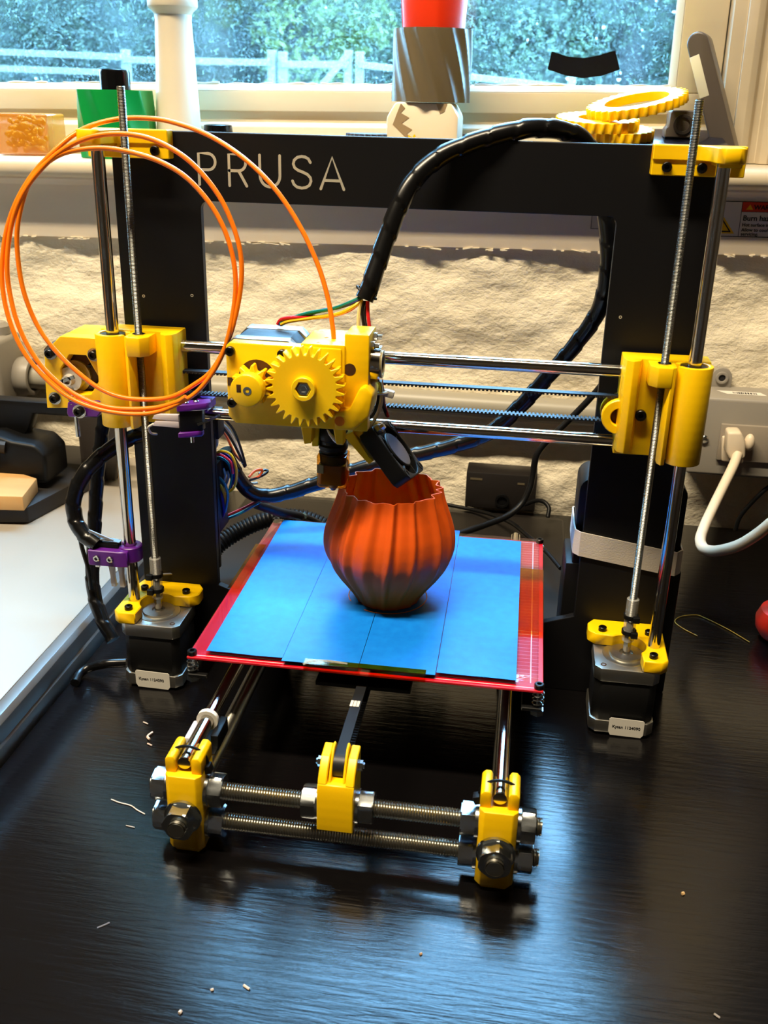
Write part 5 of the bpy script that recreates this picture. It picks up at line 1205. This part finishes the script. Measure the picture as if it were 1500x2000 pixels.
MB().prism([(gx - 14, zg_ + 1.2), (gx - 14, zg_ + 9), (gx - 11.5, zg_ + 11), (gx - 11.5, zg_ + 22), (gx - 9, zg_ + 24), (gx + 9, zg_ + 24), (gx + 11.5, zg_ + 22), (gx + 11.5, zg_ + 11), (gx + 14, zg_ + 9), (gx + 14, zg_ + 1.2)], 'y', gy - 8, gy + 14).build('block_body', mat('grey_printed_block', (104, 96, 88), .4), GB, bevel=1, segs=1)
MB().ring((gx + 1, gy - 8, zg_ + 12.5), (gx + 1, gy - 9.6, zg_ + 12.5), 8.6, 5.6, 24).build('round_boss', mat('dark_grey_ring', (66, 60, 56), .4), GB, bevel=.3, segs=1)
# grey case leaning on the casing
LC = thing('leaning_case', 'dark grey rounded plastic case leaning beside the window stile', 'case', (246, 372, 346))
u = Vector((-.36, .10, .93)).normalized(); w = Vector((.9, -.25, .36)); w = (w - u * w.dot(u)).normalized(); d = u.cross(w)
c0 = Vector((252, 374, 347))
mb = MB(); pr_ = []
for a in range(0, 181, 15): pr_.append((9.5 * math.cos(math.radians(a)) * .98, 103 + 9.5 * math.sin(math.radians(a))))
pr_ += [(-10, 0), (10, 0)]
vs = [c0 + w * p[0] + u * p[1] - d * 17 for p in pr_] + [c0 + w * p[0] + u * p[1] + d * 17 for p in pr_]; n = len(pr_)
mb.add(vs, [tuple(range(n)), tuple(range(2 * n - 1, n - 1, -1))] + [(i, i + n, (i + 1) % n + n, (i + 1) % n) for i in range(n)])
MB_ = mb.build('case_body', mat('dark_grey_plastic', (84, 76, 70), 0.3), LC, bevel=2.0, segs=3)
fdir = 1 if d.y < 0 else -1
MB().obox(c0 + u * 76 + d * 17.05 * fdir - w * 5, u, w, d, 18, 4.2, .25).build('case_window', mat('pale_label_window', (206, 204, 186), .4), LC, bevel=.3)

# ================================================================== SCRAPS ON THE TABLE
def scrap(label, pts, r, c, seg=5):
    tag(MB().tube(smooth(pts, 5), r, seg).build('plastic_scrap', mat('scrap_plastic', c, .5), origin=tuple(pts[0])), label, 'scrap', 'plastic scraps on the table')
zs_ = 0.5
def tz(px): return None
scrap('thin yellow filament offcut bent in a hook right of the motor', [(234.4, 98.0, 0.6), (224.9, 108.1, 0.6), (219.4, 119.2, 0.6), (225.5, 129.2, 0.6), (237.8, 134.3, 0.6), (244.3, 131.0, 0.6), (260.1, 114.7, 0.6), (274.2, 95.6, 0.6)], .35, (176, 140, 40))
scrap('pale curled flake on the table left of the front corner block', [(-144.0, -103.2, 0.9), (-145.6, -108.1, 0.9), (-143.1, -111.1, 0.9)], .8, (222, 196, 180))
scrap('tiny pale flake just below the curled flake', [(-143.0, -115.2, 0.6), (-139.3, -116.8, 0.6)], .5, (206, 184, 170))
scrap('pale flake nearest to the left motor', [(-154.4, -92.7, 0.6), (-150.5, -94.4, 0.6)], .45, (196, 180, 164))
scrap('long thin white thread left of the front nuts', [(-144.2, -171.9, 0.5), (-138.6, -173.8, 0.5), (-130.7, -175.3, 0.5), (-125.3, -178.5, 0.5), (-119.6, -181.2, 0.5)], .35, (220, 214, 210))
scrap('short pale thread below the long white thread', [(-126.7, -192.4, 0.5), (-121.2, -193.2, 0.5)], .3, (190, 184, 180))
scrap('faint pale smear flake on the lower left table', [(-111.8, -267.7, 0.4), (-108.8, -265.1, 0.4), (-107.1, -263.4, 0.4)], .4, (120, 120, 130))
scrap('pale speck at the bottom edge of the table', [(-54.1, -310.0, 0.7), (-53.7, -308.5, 0.7)], .8, (214, 196, 180))
scrap('pale speck left of the pair near the bottom', [(-43.9, -295.2, 0.6), (-42.7, -294.4, 0.6)], .6, (206, 190, 176))
scrap('pale sliver right of the pair near the bottom', [(-29.3, -289.8, 0.6), (-26.0, -291.6, 0.6)], .6, (214, 196, 180))
scrap('tan crumb on the table at far right', [(185.7, -193.6, 0.7), (186.9, -192.7, 0.7)], .9, (206, 170, 120))
scrap('tan crumb in front of the blue glare', [(51.3, -257.6, 0.6), (52.3, -256.7, 0.6)], .6, (186, 150, 110))
scrap('pale crumb at lower right corner', [(190.8, -269.4, 0.6), (193.1, -271.3, 0.6)], .5, (150, 140, 130))
RD = tag(MB().lathe((304, 108, .3), [(12, 0), (20, 2), (24, 8), (25, 16), (22, 24), (14, 28), (.01, 28.5)], 32, caps=False).build('red_knob', mat('red_plastic', (206, 40, 22), .35), origin=(304, 108, .3), ang=40), 'rounded red plastic lid at the right edge of the table', 'lid')

for ob in bpy.data.objects:
    if '_o' in ob: del ob['_o']
